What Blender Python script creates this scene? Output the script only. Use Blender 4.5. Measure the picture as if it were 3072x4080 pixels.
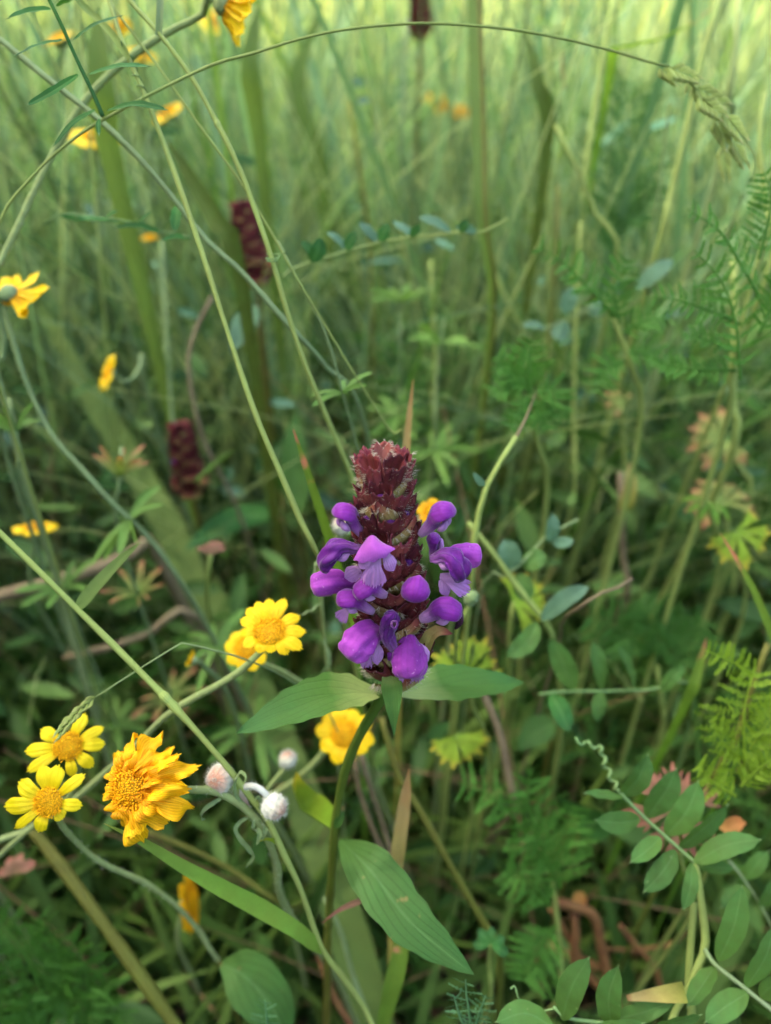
import bpy, math, random
import numpy as np
from mathutils import Vector, Matrix

random.seed(7)
rng = np.random.default_rng(11)
for o in list(bpy.data.objects):
    bpy.data.objects.remove(o, do_unlink=True)
sc = bpy.context.scene
col = sc.collection
R = math.radians

# ------------------------------------------------------------------ camera
F = 3070.0                      # focal length in pixels of the 3072 x 4080 photograph
PITCH = R(32.0)
CAM = np.array([0.0, 0.0, 0.32])
FW = np.array([0, math.cos(PITCH), -math.sin(PITCH)])
UP = np.array([0, math.sin(PITCH), math.cos(PITCH)])
RT = np.array([1.0, 0, 0])
cd = bpy.data.cameras.new('camera')
cam = bpy.data.objects.new('camera', cd); col.objects.link(cam)
cam.location = CAM; cam.rotation_euler = (R(90) - PITCH, 0, 0)
cd.sensor_fit = 'VERTICAL'; cd.sensor_height = 34.6; cd.lens = 34.6 * F / 4080.0
cd.clip_start = 0.005; cd.clip_end = 500
cd.dof.use_dof = True; cd.dof.focus_distance = 0.137
cd.dof.aperture_fstop = cd.lens / 2.9
sc.camera = cam

# ------------------------------------------------------------------ sky and sun
SUN_EL, SUN_AZ = R(58), R(-84)          # sun from the left; an unseen tree added there keeps the flower in open shade
w = bpy.data.worlds.new('World'); sc.world = w; w.use_nodes = True
nt = w.node_tree; nt.nodes.clear()
wo = nt.nodes.new('ShaderNodeOutputWorld'); bg = nt.nodes.new('ShaderNodeBackground')
sky = nt.nodes.new('ShaderNodeTexSky'); sky.sky_type = 'NISHITA'; sky.sun_disc = False
sky.sun_elevation = SUN_EL; sky.sun_rotation = SUN_AZ
sky.air_density = 1.0; sky.dust_density = 7.0; sky.ozone_density = 1.0
nt.links.new(sky.outputs[0], bg.inputs[0]); bg.inputs[1].default_value = 0.12
nt.links.new(bg.outputs[0], wo.inputs[0])
sd = bpy.data.lights.new('sun', 'SUN'); sun = bpy.data.objects.new('sun', sd); col.objects.link(sun)
sd.energy = 3.6; sd.angle = R(5); sd.color = (1.0, 0.93, 0.80)
sdir = Vector((math.sin(SUN_AZ) * math.cos(SUN_EL), math.cos(SUN_AZ) * math.cos(SUN_EL), math.sin(SUN_EL)))
sun.rotation_euler = sdir.to_track_quat('Z', 'Y').to_euler(); sun.location = (0, 0, 5)
sc.view_settings.view_transform = 'Standard'; sc.view_settings.look = 'None'
sc.view_settings.gamma = 1.0; sc.view_settings.use_curve_mapping = False
sc.view_settings.exposure = 3.2
sc.render.engine = 'CYCLES'
sc.cycles.use_denoising = True; sc.cycles.use_light_tree = False
sc.cycles.use_adaptive_sampling = True; sc.cycles.adaptive_threshold = 0.02; sc.cycles.adaptive_min_samples = 16
sc.cycles.max_bounces = 5; sc.cycles.diffuse_bounces = 3; sc.cycles.glossy_bounces = 2
sc.cycles.transmission_bounces = 3; sc.cycles.transparent_max_bounces = 4
sc.cycles.sample_clamp_indirect = 6.0
sc.cycles.caustics_reflective = False; sc.cycles.caustics_refractive = False

# ------------------------------------------------------------------ geometry helpers
K = 3072.0 / 1666.0
def Ps(x, y, d):                       # photograph pixel and distance along the view -> place in the meadow
    return CAM + d * FW + d * (x - 1536.0) / F * RT - d * (y - 2040.0) / F * UP
def D(x, y, d):
    return Ps(x * K, y * K, d)
def DL(*pts):
    return [D(*p) for p in pts]
def PX(n, d):                          # length of n pixels at distance d
    return n * d / F
def depth_of(v):
    return (v - CAM) @ FW
def nrm(v):
    v = np.asarray(v, float)
    n = np.linalg.norm(v, axis=-1, keepdims=True)
    return v / np.maximum(n, 1e-12)

def spline(pts, n, extra=None):
    pts = np.asarray(pts, float); m = len(pts)
    if m == 2:
        t = np.linspace(0, 1, n)[:, None]; out = pts[0] * (1 - t) + pts[1] * t
    else:
        seg = np.linalg.norm(np.diff(pts, axis=0), axis=1); cum = np.concatenate([[0], np.cumsum(seg)])
        ext = np.vstack([2 * pts[0] - pts[1], pts, 2 * pts[-1] - pts[-2]])
        s = np.linspace(0, cum[-1], n)
        i = np.clip(np.searchsorted(cum, s, side='right') - 1, 0, m - 2)
        t = ((s - cum[i]) / np.maximum(seg[i], 1e-12))[:, None]
        p0, p1, p2, p3 = ext[i], ext[i + 1], ext[i + 2], ext[i + 3]
        out = 0.5 * (2 * p1 + (p2 - p0) * t + (2 * p0 - 5 * p1 + 4 * p2 - p3) * t ** 2 + (3 * p1 - p0 - 3 * p2 + p3) * t ** 3)
    return out

def frames(C, hint):
    T = nrm(np.gradient(C, axis=0)); n = len(C)
    N = np.zeros_like(C); v = np.asarray(hint, float)
    for i in range(n):
        v = v - T[i] * (v @ T[i])
        if np.linalg.norm(v) < 1e-9:
            v = np.cross(T[i], [0.3, 0.5, 0.8])
        v = v / np.linalg.norm(v); N[i] = v
    S = np.cross(T, N)
    return T, S, N

class MB:
    def __init__(s): s.v = []; s.q = []; s.t = []; s.uv = []; s.ti = []; s.n = 0
    def add(s, v, q=None, t=None, uv=None, tint=0.5):
        v = np.asarray(v, float).reshape(-1, 3); k = len(v)
        s.v.append(v)
        if q is not None and len(q): s.q.append(np.asarray(q, int).reshape(-1, 4) + s.n)
        if t is not None and len(t): s.t.append(np.asarray(t, int).reshape(-1, 3) + s.n)
        s.uv.append(np.zeros((k, 2)) if uv is None else np.asarray(uv, float).reshape(-1, 2))
        s.ti.append(np.full(k, tint) if np.isscalar(tint) else np.asarray(tint, float))
        s.n += k
        return s
    def arrays(s):
        V = np.vstack(s.v); U = np.vstack(s.uv); A = np.concatenate(s.ti)
        Q = np.vstack(s.q) if s.q else np.zeros((0, 4), int); T = np.vstack(s.t) if s.t else np.zeros((0, 3), int)
        return V, Q, T, U, A
    def mesh(s, name, mat, inv=None):
        V, Q, T, U, A = s.arrays()
        if inv is not None:
            V = V @ inv[:3, :3].T + inv[:3, 3]
        me = bpy.data.meshes.new(name)
        me.vertices.add(len(V)); me.vertices.foreach_set('co', V.astype(np.float32).ravel())
        lv = np.concatenate([Q.ravel(), T.ravel()]).astype(np.int32)
        ls = np.concatenate([np.arange(len(Q)) * 4, len(Q) * 4 + np.arange(len(T)) * 3]).astype(np.int32)
        me.loops.add(len(lv)); me.loops.foreach_set('vertex_index', lv)
        me.polygons.add(len(ls)); me.polygons.foreach_set('loop_start', ls)
        me.update(calc_edges=True)
        me.polygons.foreach_set('use_smooth', np.ones(len(ls), bool))
        ul = me.uv_layers.new(name='UVMap'); ul.data.foreach_set('uv', U[lv].astype(np.float32).ravel())
        at = me.attributes.new('tint', 'FLOAT', 'POINT'); at.data.foreach_set('value', A.astype(np.float32))
        me.materials.append(mat); me.validate()
        return me

def grid_q(nu, nv, wrap=False):
    i = np.arange(nu - 1)[:, None]; jn = nv if wrap else nv - 1
    j = np.arange(jn)[None, :]; j2 = (j + 1) % nv
    return np.stack([i * nv + j, i * nv + j2, (i + 1) * nv + j2, (i + 1) * nv + j], -1).reshape(-1, 4)

tube_rng = np.random.default_rng(3)
def tube(mb, pts, r, n=None, sides=8, hint=(0.2, -0.4, 1), tint=0.5, flat=1.0, cap=True, bulge=None):
    n = n or max(6, len(pts) * 5)
    C = spline(pts, n); T, S, N = frames(C, hint)
    if n >= 50:
        u_ = np.linspace(0, 1, n); pr_ = tube_rng.uniform(0, 6, 6); r0_ = float(np.max(r)) if not np.isscalar(r) else r
        C = C + min(r0_, .0008) * .2 * ((np.sin(u_ * 11 + pr_[0]) + .4 * np.sin(u_ * 27 + pr_[1]))[:, None] * S + (np.sin(u_ * 13 + pr_[2]) + .4 * np.sin(u_ * 31 + pr_[3]))[:, None] * N)
        T, S, N = frames(C, hint)
    r = np.interp(np.linspace(0, 1, n), np.linspace(0, 1, len(np.atleast_1d(r))), np.atleast_1d(r)) if not np.isscalar(r) else np.full(n, r)
    if n >= 50: r = r * (1 + .07 * np.sin(np.linspace(0, 40, n) + pr_[4]) + .05 * np.sin(np.linspace(0, 97, n) + pr_[5]))
    if bulge:                           # swollen joints: (place 0-1, factor, spread)
        u = np.linspace(0, 1, n)
        for b, k, sp in bulge: r = r * (1 + (k - 1) * np.exp(-((u - b) / sp) ** 2))
    a = np.linspace(0, 2 * np.pi, sides, endpoint=False)
    V = C[:, None] + r[:, None, None] * (np.cos(a)[None, :, None] * S[:, None] + flat * np.sin(a)[None, :, None] * N[:, None])
    uv = np.stack(np.broadcast_arrays(np.linspace(0, 1, n)[:, None], (a / (2 * np.pi))[None, :]), -1)
    q = grid_q(n, sides, True)
    V = V.reshape(-1, 3); uv = uv.reshape(-1, 2); t = []
    if cap:
        k = len(V); V = np.vstack([V, C[0], C[-1]]); uv = np.vstack([uv, [0, .5], [1, .5]])
        for j in range(sides):
            j2 = (j + 1) % sides
            t.append((k, j2, j)); t.append((k + 1, (n - 1) * sides + j, (n - 1) * sides + j2))
    mb.add(V, q, t, uv, tint)
    return C, T, S, N

def sweep(mb, C, rw, rh, hint, sides=18, low=0.8, wr=0.0, seed=0, tint=0.5, keel=0.0):
    n = len(C); T, S, N = frames(C, hint)
    a = np.linspace(0, 2 * np.pi, sides, endpoint=False)
    h = np.where(np.sin(a)[None] > 0, 1.0, np.broadcast_to(np.asarray(low, float).reshape(-1, 1), (n, 1)))
    rw = np.asarray(rw)[:, None]; rh = np.asarray(rh)[:, None]
    k = np.ones((n, sides))
    if wr:
        g = np.random.default_rng(seed); u = np.linspace(0, 1, n)[:, None]
        for _ in range(7):
            fa, fu, ph, pu = g.integers(2, 7), g.uniform(4, 16), g.uniform(0, 6), g.uniform(0, 6)
            k += wr / 3 * np.sin(fa * a[None] + ph + fu * u) * np.cos(fu * u + pu)
    if keel:
        e = lambda c_, w_: np.exp(-((a - c_) / w_) ** 2)[None]
        k = k + keel * np.sin(np.linspace(0, 1, n) * np.pi)[:, None] * (e(1.75, .16) - .7 * e(1.2, .22) - .7 * e(2.3, .22))
    V = C[:, None] + (k * rw * np.cos(a)[None])[..., None] * S[:, None] + (k * rh * np.sin(a)[None] * h)[..., None] * N[:, None]
    uv = np.stack(np.broadcast_arrays(np.linspace(0, 1, n)[:, None], (a / (2 * np.pi))[None, :]), -1)
    V = V.reshape(-1, 3); uv = uv.reshape(-1, 2); kk = len(V)
    V = np.vstack([V, C[0], C[-1]]); uv = np.vstack([uv, [0, .5], [1, .5]]); t = []
    for j in range(sides):
        j2 = (j + 1) % sides
        t.append((kk, j2, j)); t.append((kk + 1, (n - 1) * sides + j, (n - 1) * sides + j2))
    mb.add(V, grid_q(n, sides, True), t, uv, tint)

def prof(u, a=0.8, b=0.8): return np.sin(np.pi * np.clip(u, 0, 1) ** a) ** b

def ribbon(mb, pts, hw, hint, nu=18, nv=7, fold=0.0, cup=0.0, wave=0.0, wf=3.0, twist=0.0, seed=0, tint=0.5, shape=None, teeth=0.0, tn=8, thick=0.0):
    """leaf blade: centre line, half widths (scalar with a shape function, or a list), facing hint"""
    C = spline(pts, nu); T, S, N = frames(C, hint); u = np.linspace(0, 1, nu)
    if shape is not None: W = hw * shape(u)
    elif np.isscalar(hw): W = hw * prof(u)
    else: W = np.interp(u, np.linspace(0, 1, len(hw)), hw)
    if twist is not None and np.any(np.asarray(twist)):
        tw = np.interp(u, np.linspace(0, 1, len(np.atleast_1d(twist))), np.atleast_1d(twist)) if not np.isscalar(twist) else twist * u
        c, s_ = np.cos(tw)[:, None], np.sin(tw)[:, None]
        S, N = S * c + N * s_, N * c - S * s_
    v = np.linspace(-1, 1, nv)
    g = np.random.default_rng(seed); ph = g.uniform(0, 6, 4)
    Wv = W[:, None] * np.ones(nv)[None]
    if teeth: Wv = Wv * (1 + teeth * (np.abs(v)[None] ** 6) * np.sin(u[:, None] * 2 * np.pi * tn + ph[2]))
    off = Wv * (math.sin(fold) * np.abs(v)[None] + cup * v[None] ** 2)
    if wave:
        off = off + wave * Wv.max() * np.abs(v)[None] ** 1.5 * np.sin(u[:, None] * wf * 2 * np.pi + ph[0] + (v[None] > 0) * ph[1])
    V = C[:, None] + (Wv * v[None] * math.cos(fold))[..., None] * S[:, None] + off[..., None] * N[:, None]
    uv = np.stack(np.broadcast_arrays(u[:, None], (v[None] + 1) / 2), -1)
    q = grid_q(nu, nv)
    if thick:
        V2 = V - thick * N[:, None]
        k = nu * nv
        edge = [i * nv for i in range(nu)] + [(nu - 1) * nv + j for j in range(1, nv)] + [i * nv + nv - 1 for i in range(nu - 2, -1, -1)] + [j for j in range(nv - 2, 0, -1)]
        eq = [(edge[i], edge[(i + 1) % len(edge)], edge[(i + 1) % len(edge)] + k, edge[i] + k) for i in range(len(edge))]
        mb.add(np.vstack([V.reshape(-1, 3), V2.reshape(-1, 3)]), np.vstack([q, q[:, ::-1] + k, eq]), None, np.vstack([uv.reshape(-1, 2)] * 2), tint)
    else:
        mb.add(V.reshape(-1, 3), q, None, uv.reshape(-1, 2), tint)
    return C, T, S, N

def hairs(mb, base, dirs, length, r, g, droop=0.25, sides=3):
    """tapered curved hairs, all at once"""
    base = np.asarray(base, float); n = len(base)
    if n == 0: return
    dirs = nrm(np.asarray(dirs, float) + g.normal(0, 0.22, (n, 3)))
    L = length * g.uniform(0.55, 1.15, n)
    side = nrm(np.cross(dirs, g.normal(0, 1, (n, 3)))); s2 = np.cross(dirs, side)
    V = []
    for t, rr in ((0, 1.0), (0.55, 0.7)):
        c = base + dirs * (L * t)[:, None] + side * (L * droop * t * t)[:, None]
        for a in (0, 2.09, 4.19):
            V.append(c + r * rr * (math.cos(a) * side + math.sin(a) * s2))
    V.append(base + dirs * L[:, None] + side * (L * droop)[:, None])
    V = np.stack(V, 1)
    q = np.array([(0, 1, 4, 3), (1, 2, 5, 4), (2, 0, 3, 5)]); t = np.array([(3, 4, 6), (4, 5, 6), (5, 3, 6)])
    o = (np.arange(n) * 7)[:, None, None]
    mb.add(V.reshape(-1, 3), (q[None] + o).reshape(-1, 4), (t[None] + o).reshape(-1, 3))

def feather(mb, pts, hw, hint, npin=16, nseg=5, g=None, rise=0.25, seg_w=0.00022, seg_l=0.42, fwd=0.45, rr=0.0004, shape=None, nn=40, tint=0.5):
    """twice-cut feathery leaf: midrib, side ribs and narrow end lobes"""
    g = g or rng
    C, T, S, N = tube(mb, pts, [rr, rr * 0.8, rr * 0.3], n=nn, sides=5, hint=hint, tint=tint)
    shape = shape or (lambda u: 0.35 + 0.65 * prof(u, 0.75, 0.7))
    vs, uvs = [], []
    def lobe(b, d, l, wd, nv_):
        sd_ = nrm(np.cross(d, nv_)); m = b + d * l * 0.5
        vs.extend([b, m + sd_ * wd, b + d * l, m - sd_ * wd])
    for i in range(npin):
        u = 0.08 + 0.92 * (i + 0.5) / npin; k = min(nn - 1, int(u * (nn - 1)))
        for sgn in (-1, 1):
            L = hw * float(shape(np.array(u))) * g.uniform(0.8, 1.12)
            d = nrm(S[k] * sgn + T[k] * (fwd + g.normal(0, 0.1)) + N[k] * (rise + g.normal(0, 0.15)))
            nl = nrm(N[k] + 0.35 * g.normal(0, 1, 3))
            bend = N[k] * g.normal(-0.05, 0.12)
            prev = C[k]
            for j in range(nseg + 1):
                t = (j + 1) / (nseg + 1); p = C[k] + d * L * t + bend * L * t * t
                dd = nrm(p - prev); lobe(prev, dd, np.linalg.norm(p - prev) * 1.1, seg_w * 0.7, nl)
                for s2 in (-1, 1):
                    e = nrm(dd * 0.75 + s2 * nrm(np.cross(nl, dd)) * 0.75 + nl * g.normal(0.1, 0.3))
                    lobe(p, e, L * seg_l * (1.05 - 0.65 * t) * g.uniform(0.7, 1.15), seg_w * g.uniform(0.8, 1.2), nl)
                prev = p
    V = np.array(vs); nq = len(V) // 4
    mb.add(V, np.arange(nq * 4).reshape(-1, 4), None, np.tile([[0, .5], [.5, 0], [1, .5], [.5, 1]], (nq, 1)), tint)

# ------------------------------------------------------------------ objects
def thing(name, label, cat, base, group=None, M=None):
    o = bpy.data.objects.new(name, None); col.objects.link(o)
    o.empty_display_size = 0.005
    if M is None:
        M = np.eye(4); M[:3, 3] = base
    o.matrix_world = Matrix(M.tolist())
    o['label'] = label; o['category'] = cat; o['kind'] = 'thing'
    if group: o['group'] = group
    o_inv[o.name] = np.linalg.inv(M)
    return o
o_inv = {}
def part(parent, name, mb, mat, label=None, kind=None, sub_of=None):
    me = mb.mesh(name, mat, o_inv[parent.name])
    o = bpy.data.objects.new(name, me); col.objects.link(o); o.parent = sub_of or parent
    if label: o['label'] = label
    if kind: o['kind'] = kind
    return o
def solo(name, mb, mat, label=None, cat=None, group=None, kind=None):
    me = mb.mesh(name, mat); o = bpy.data.objects.new(name, me); col.objects.link(o)
    if label: o['label'] = label
    if cat: o['category'] = cat
    if group: o['group'] = group
    if kind: o['kind'] = kind
    return o
def copy_tree(root, M, keep=None):
    r = root.copy(); col.objects.link(r); r.matrix_world = Matrix(M.tolist()); o_inv[r.name] = np.linalg.inv(M)
    for ch in list(root.children):
        if keep and not keep(ch): continue
        c = ch.copy(); col.objects.link(c); c.parent = r
    return r

# ------------------------------------------------------------------ materials
def material(name, stops, rough=0.55, trans=0.25, var=0.5, nscale=250.0, veins=None, bump=0.0, spec=0.12, sheen=0.0, tcol=None, spots=None, across=None, simple=False, vb=0.9):
    """stops: colours along the blade (UV x).  veins: ('par', count, depth) or ('arc', count, depth)."""
    m = bpy.data.materials.new(name); m.use_nodes = True
    nt = m.node_tree; nd = nt.nodes; ln = nt.links; nd.clear()
    def math_(op, a, b=None):
        x = nd.new('ShaderNodeMath'); x.operation = op
        for i, s in enumerate((a, b)):
            if s is None: continue
            if isinstance(s, (int, float)): x.inputs[i].default_value = s
            else: ln.new(s, x.inputs[i])
        return x.outputs[0]
    def mixc(fac, a, b, mode='MIX'):
        x = nd.new('ShaderNodeMix'); x.data_type = 'RGBA'; x.blend_type = mode
        for s, i in ((fac, 0), (a, 6), (b, 7)):
            if isinstance(s, (int, float)): x.inputs[i].default_value = s
            elif isinstance(s, tuple): x.inputs[i].default_value = (*s, 1)
            else: ln.new(s, x.inputs[i])
        return x.outputs[2]
    uvn = nd.new('ShaderNodeUVMap'); uvn.uv_map = 'UVMap'
    sep = nd.new('ShaderNodeSeparateXYZ'); ln.new(uvn.outputs[0], sep.inputs[0]); U, Vv = sep.outputs[0], sep.outputs[1]
    tc = nd.new('ShaderNodeTexCoord')
    no = nd.new('ShaderNodeTexNoise'); no.inputs['Scale'].default_value = nscale; no.inputs['Detail'].default_value = 4
    ln.new(tc.outputs['Object'], no.inputs['Vector'])
    n2 = nd.new('ShaderNodeTexNoise'); n2.inputs['Scale'].default_value = nscale * 7; n2.inputs['Detail'].default_value = 3
    ln.new(tc.outputs['Object'], n2.inputs['Vector'])
    if simple:
        nd.remove(no); nd.remove(n2); no = n2 = None
    if len(stops) == 1:
        rgb = nd.new('ShaderNodeRGB'); rgb.outputs[0].default_value = (*stops[0][1], 1); base = rgb.outputs[0]
    else:
        rp = nd.new('ShaderNodeValToRGB'); el = rp.color_ramp.elements
        while len(el) < len(stops): el.new(0.5)
        for e, (p, c) in zip(el, stops): e.position = p; e.color = (*c, 1)
        ln.new(U if simple else math_('ADD', U, math_('MULTIPLY', math_('SUBTRACT', no.outputs[0], 0.5), 0.18)), rp.inputs[0]); base = rp.outputs[0]
    if across:                      # another colour towards the middle line of the blade
        cc, wd_, st = across
        f = math_('SUBTRACT', 1.0, math_('MULTIPLY', math_('ABSOLUTE', math_('SUBTRACT', Vv, 0.5)), 2.0 / wd_))
        f = math_('MULTIPLY', math_('MAXIMUM', f, 0.0), st); base = mixc(f, base, cc)
    ti = nd.new('ShaderNodeAttribute'); ti.attribute_name = 'tint'
    oi = nd.new('ShaderNodeObjectInfo')
    val = math_('ADD', math_('MULTIPLY', math_('SUBTRACT', ti.outputs['Fac'], 0.5), var), 1.0)
    if not simple: val = math_('ADD', val, math_('MULTIPLY', math_('SUBTRACT', no.outputs[0], 0.5), var * 1.4))
    if not simple: val = math_('ADD', val, math_('MULTIPLY', math_('SUBTRACT', n2.outputs[0], 0.5), var * 0.5))
    val = math_('ADD', val, math_('MULTIPLY', math_('SUBTRACT', oi.outputs['Random'], 0.5), var * 0.35))
    hs = nd.new('ShaderNodeHueSaturation'); ln.new(base, hs.inputs['Color']); ln.new(val, hs.inputs['Value'])
    ln.new(math_('ADD', 0.5, math_('MULTIPLY', math_('SUBTRACT', ti.outputs['Fac'] if simple else no.outputs[0], 0.5), var * (-.05 if simple else 0.09))), hs.inputs['Hue'])
    c = hs.outputs[0]; height = None
    if veins:
        kind, cnt, dep = veins
        if kind == 'par':
            x = math_('SINE', math_('MULTIPLY', Vv, cnt * 6.2832))
            f = math_('POWER', math_('ABSOLUTE', x), 4.0)
        else:
            a = math_('ABSOLUTE', math_('SUBTRACT', Vv, 0.5))
            x = math_('FRACT', math_('SUBTRACT',  math_('MULTIPLY', math_('POWER', U, 0.8), float(cnt)), math_('ADD', math_('MULTIPLY', a, cnt * 1.6), math_('MULTIPLY', no.outputs[0], 0.25))))
            f1 = math_('SUBTRACT', 1.0, math_('MULTIPLY', math_('ABSOLUTE', math_('SUBTRACT', x, 0.5)), 6.5))
            f2 = math_('SUBTRACT', 1.0, math_('MULTIPLY', a, 34.0))
            f = math_('MAXIMUM', math_('MAXIMUM', f1, f2), 0.0)
        height = f
        c = mixc(math_('MULTIPLY', f, dep), c, mixc(1.0, c, (0.45, 0.5, 0.4), 'MULTIPLY') if dep > 0 else (1, 1, 1))
    if spots:
        sc_, thr, scol = spots
        s = nd.new('ShaderNodeTexNoise'); s.inputs['Scale'].default_value = sc_; s.inputs['Detail'].default_value = 2
        ln.new(tc.outputs['Object'], s.inputs['Vector'])
        f = math_('MULTIPLY', math_('MAXIMUM', math_('SUBTRACT', s.outputs[0], thr), 0.0), 12.0)
        c = mixc(math_('MINIMUM', f, 1.0), c, scol)
    p = nd.new('ShaderNodeBsdfPrincipled'); ln.new(c, p.inputs['Base Color'])
    p.inputs['Roughness'].default_value = rough; p.inputs['Specular IOR Level'].default_value = spec
    if sheen: p.inputs['Sheen Weight'].default_value = sheen; p.inputs['Sheen Roughness'].default_value = 0.4
    if bump or height is not None:
        b = nd.new('ShaderNodeBump'); b.inputs['Distance'].default_value = 0.00018; b.inputs['Strength'].default_value = 0.6
        h = math_('MULTIPLY', n2.outputs[0], bump)
        if height is not None: h = math_('SUBTRACT', h, math_('MULTIPLY', height, vb))
        ln.new(h, b.inputs['Height']); ln.new(b.outputs[0], p.inputs['Normal'])
    out = nd.new('ShaderNodeOutputMaterial'); sh = p.outputs[0]
    if trans:
        t = nd.new('ShaderNodeBsdfTranslucent')
        ln.new(mixc(1.0, c, tcol or (1.25, 1.3, 0.7), 'MULTIPLY'), t.inputs['Color'])
        mx = nd.new('ShaderNodeMixShader'); mx.inputs[0].default_value = trans
        ln.new(sh, mx.inputs[1]); ln.new(t.outputs[0], mx.inputs[2]); sh = mx.outputs[0]
    ln.new(sh, out.inputs[0])
    return m
G = lambda *c: c
M = {}
M['culm'] = material('pale_culm', [(0, G(.24, .31, .08)), (.5, G(.29, .36, .10)), (1, G(.22, .32, .10))], rough=.45, trans=.12, var=.35, nscale=120, veins=('par', 7, .35))
M['culm_blue'] = material('bluish_culm', [(0, G(.19, .27, .11)), (1, G(.21, .29, .15))], rough=.5, trans=.1, var=.35, veins=('par', 6, .3))
M['culm_olive'] = material('olive_stem', [(0, G(.12, .12, .025)), (.5, G(.12, .15, .025)), (1, G(.09, .14, .03))], rough=.5, trans=.1, var=.4, veins=('par', 5, .3))
M['straw'] = material('dry_straw', [(0, G(.18, .14, .08)), (1, G(.26, .21, .12))], rough=.7, trans=.1, var=.6, veins=('par', 6, .3))
M['twig'] = material('dead_brown_stalk', [(0, G(.13, .065, .028)), (1, G(.22, .10, .035))], rough=.8, trans=.0, var=.7, bump=1)
M['blade'] = material('green_grass_blade', [(0, G(.14, .25, .035)), (.6, G(.11, .24, .03)), (.97, G(.14, .23, .03)), (1, G(.45, .16, .10))], rough=.45, trans=.38, var=.35, veins=('par', 6, .3))
M['blade_bright'] = material('bright_grass_blade', [(0, G(.20, .33, .05)), (.6, G(.17, .33, .045)), (.96, G(.20, .30, .05)), (1, G(.40, .16, .10))], rough=.5, trans=.35, var=.3, veins=('par', 6, .3))
M['blade_pale'] = material('pale_grass_blade', [(0, G(.12, .19, .045)), (1, G(.13, .20, .05))], rough=.55, trans=.35, var=.3, nscale=60, veins=('par', 9, .25))
M['blade_tip'] = material('yellowing_blade', [(0, G(.20, .22, .04)), (.4, G(.40, .34, .10)), (.9, G(.46, .36, .15)), (1, G(.34, .18, .08))], rough=.6, trans=.35, var=.4, veins=('par', 6, .3))
M['vetch'] = material('vetch_leaflet', [(0, G(.075, .155, .03)), (1, G(.06, .145, .035))], rough=.5, trans=.3, var=.35, nscale=500, veins=('arc', 9, .25), bump=.3, spots=(900, .72, (.25, .30, .15)), across=((.10, .2, .06), .12, .8))
M['vetch_dark'] = material('dark_vetch_leaflet', [(0, G(.035, .12, .02)), (1, G(.03, .10, .03))], rough=.75, trans=.22, var=.35, nscale=400, across=((.10, .2, .06), .15, .8))
M['vetch_blue'] = material('bluish_vetch_leaflet', [(0, G(.07, .145, .075)), (1, G(.09, .17, .105))], rough=.75, trans=.25, var=.3, nscale=300)
M['rachis'] = material('vetch_stalk', [(0, G(.11, .2, .07)), (1, G(.15, .24, .08))], rough=.5, trans=.1, var=.3)
M['feather'] = material('feathery_leaf', [(0, G(.05, .15, .02)), (1, G(.075, .20, .03))], rough=.55, trans=.32, var=.5, simple=True)
M['feather_dark'] = material('dark_feathery_leaf', [(0, G(.03, .095, .017)), (1, G(.05, .14, .02))], rough=.55, trans=.3, var=.5, simple=True)
M['feather_yellow'] = material('yellow_green_feathery_leaf', [(0, G(.15, .24, .02)), (1, G(.21, .34, .025))], rough=.55, trans=.4, var=.5, simple=True)
M['feather_blue'] = material('blue_green_feathery_leaf', [(0, G(.06, .15, .06)), (1, G(.09, .2, .09))], rough=.55, trans=.32, var=.5, simple=True)
M['bedstraw'] = material('whorled_leaf', [(0, G(.10, .19, .04)), (1, G(.12, .23, .045))], rough=.55, trans=.32, var=.4)
M['geranium'] = material('cut_leaf_red_green', [(0, G(.12, .19, .04)), (.5, G(.18, .20, .05)), (.85, G(.27, .14, .06)), (1, G(.27, .09, .06))], rough=.6, trans=.3, var=.9)
M['geranium_green'] = material('cut_leaf_yellow_green', [(0, G(.13, .24, .02)), (.7, G(.19, .27, .02)), (1, G(.36, .28, .03))], rough=.55, trans=.38, var=.4)
M['geranium_pink'] = material('cut_leaf_pink', [(0, G(.15, .10, .05)), (.6, G(.22, .11, .07)), (1, G(.25, .09, .065))], rough=.65, trans=.25, var=.4)
M['geranium_orange'] = material('cut_leaf_orange', [(0, G(.35, .20, .05)), (1, G(.48, .18, .06))], rough=.6, trans=.3, var=.4)
M['leaf'] = material('selfheal_leaf', [(0, G(.055, .125, .022)), (1, G(.034, .10, .022))], rough=.5, trans=.25, var=.3, nscale=180, veins=('arc', 4, .45), vb=.45, bump=.7, across=((.10, .2, .06), .08, .8), spots=(260, .70, (.20, .15, .05)))
M['leaf_light'] = material('pale_based_leaf', [(0, G(.30, .36, .13)), (.13, G(.27, .35, .11)), (.38, G(.06, .135, .022)), (1, G(.034, .10, .024))], rough=.5, trans=.3, var=.3, nscale=180, veins=('arc', 4, .22), vb=.4, bump=.6, spots=(140, .70, (.25, .13, .06)))
M['stem'] = material('selfheal_stem', [(0, G(.11, .09, .02)), (.6, G(.10, .13, .018)), (1, G(.05, .10, .015))], rough=.42, trans=.08, var=.3, veins=('par', 2, .3))
M['wool'] = material('woolly_grey_green', [(0, G(.22, .28, .10)), (1, G(.27, .33, .15))], rough=.9, trans=.1, var=.4, bump=1.5, nscale=600)
M['wool_bud'] = material('woolly_bud', [(0, G(.52, .56, .50)), (.6, G(.55, .54, .42)), (.85, G(.50, .33, .24)), (1, G(.42, .18, .11))], rough=.9, trans=.08, var=.35, bump=1.5, sheen=.5, veins=('par', 6, .3), nscale=700)
M['wool_hair'] = material('wool_hair', [(0, G(.6, .62, .55))], rough=.8, trans=.3, var=.2)
M['wool_leaf'] = material('grey_green_curly_leaf', [(0, G(.15, .22, .09)), (1, G(.13, .19, .07))], rough=.8, trans=.2, var=.4, bump=.8, sheen=.3)
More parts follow.
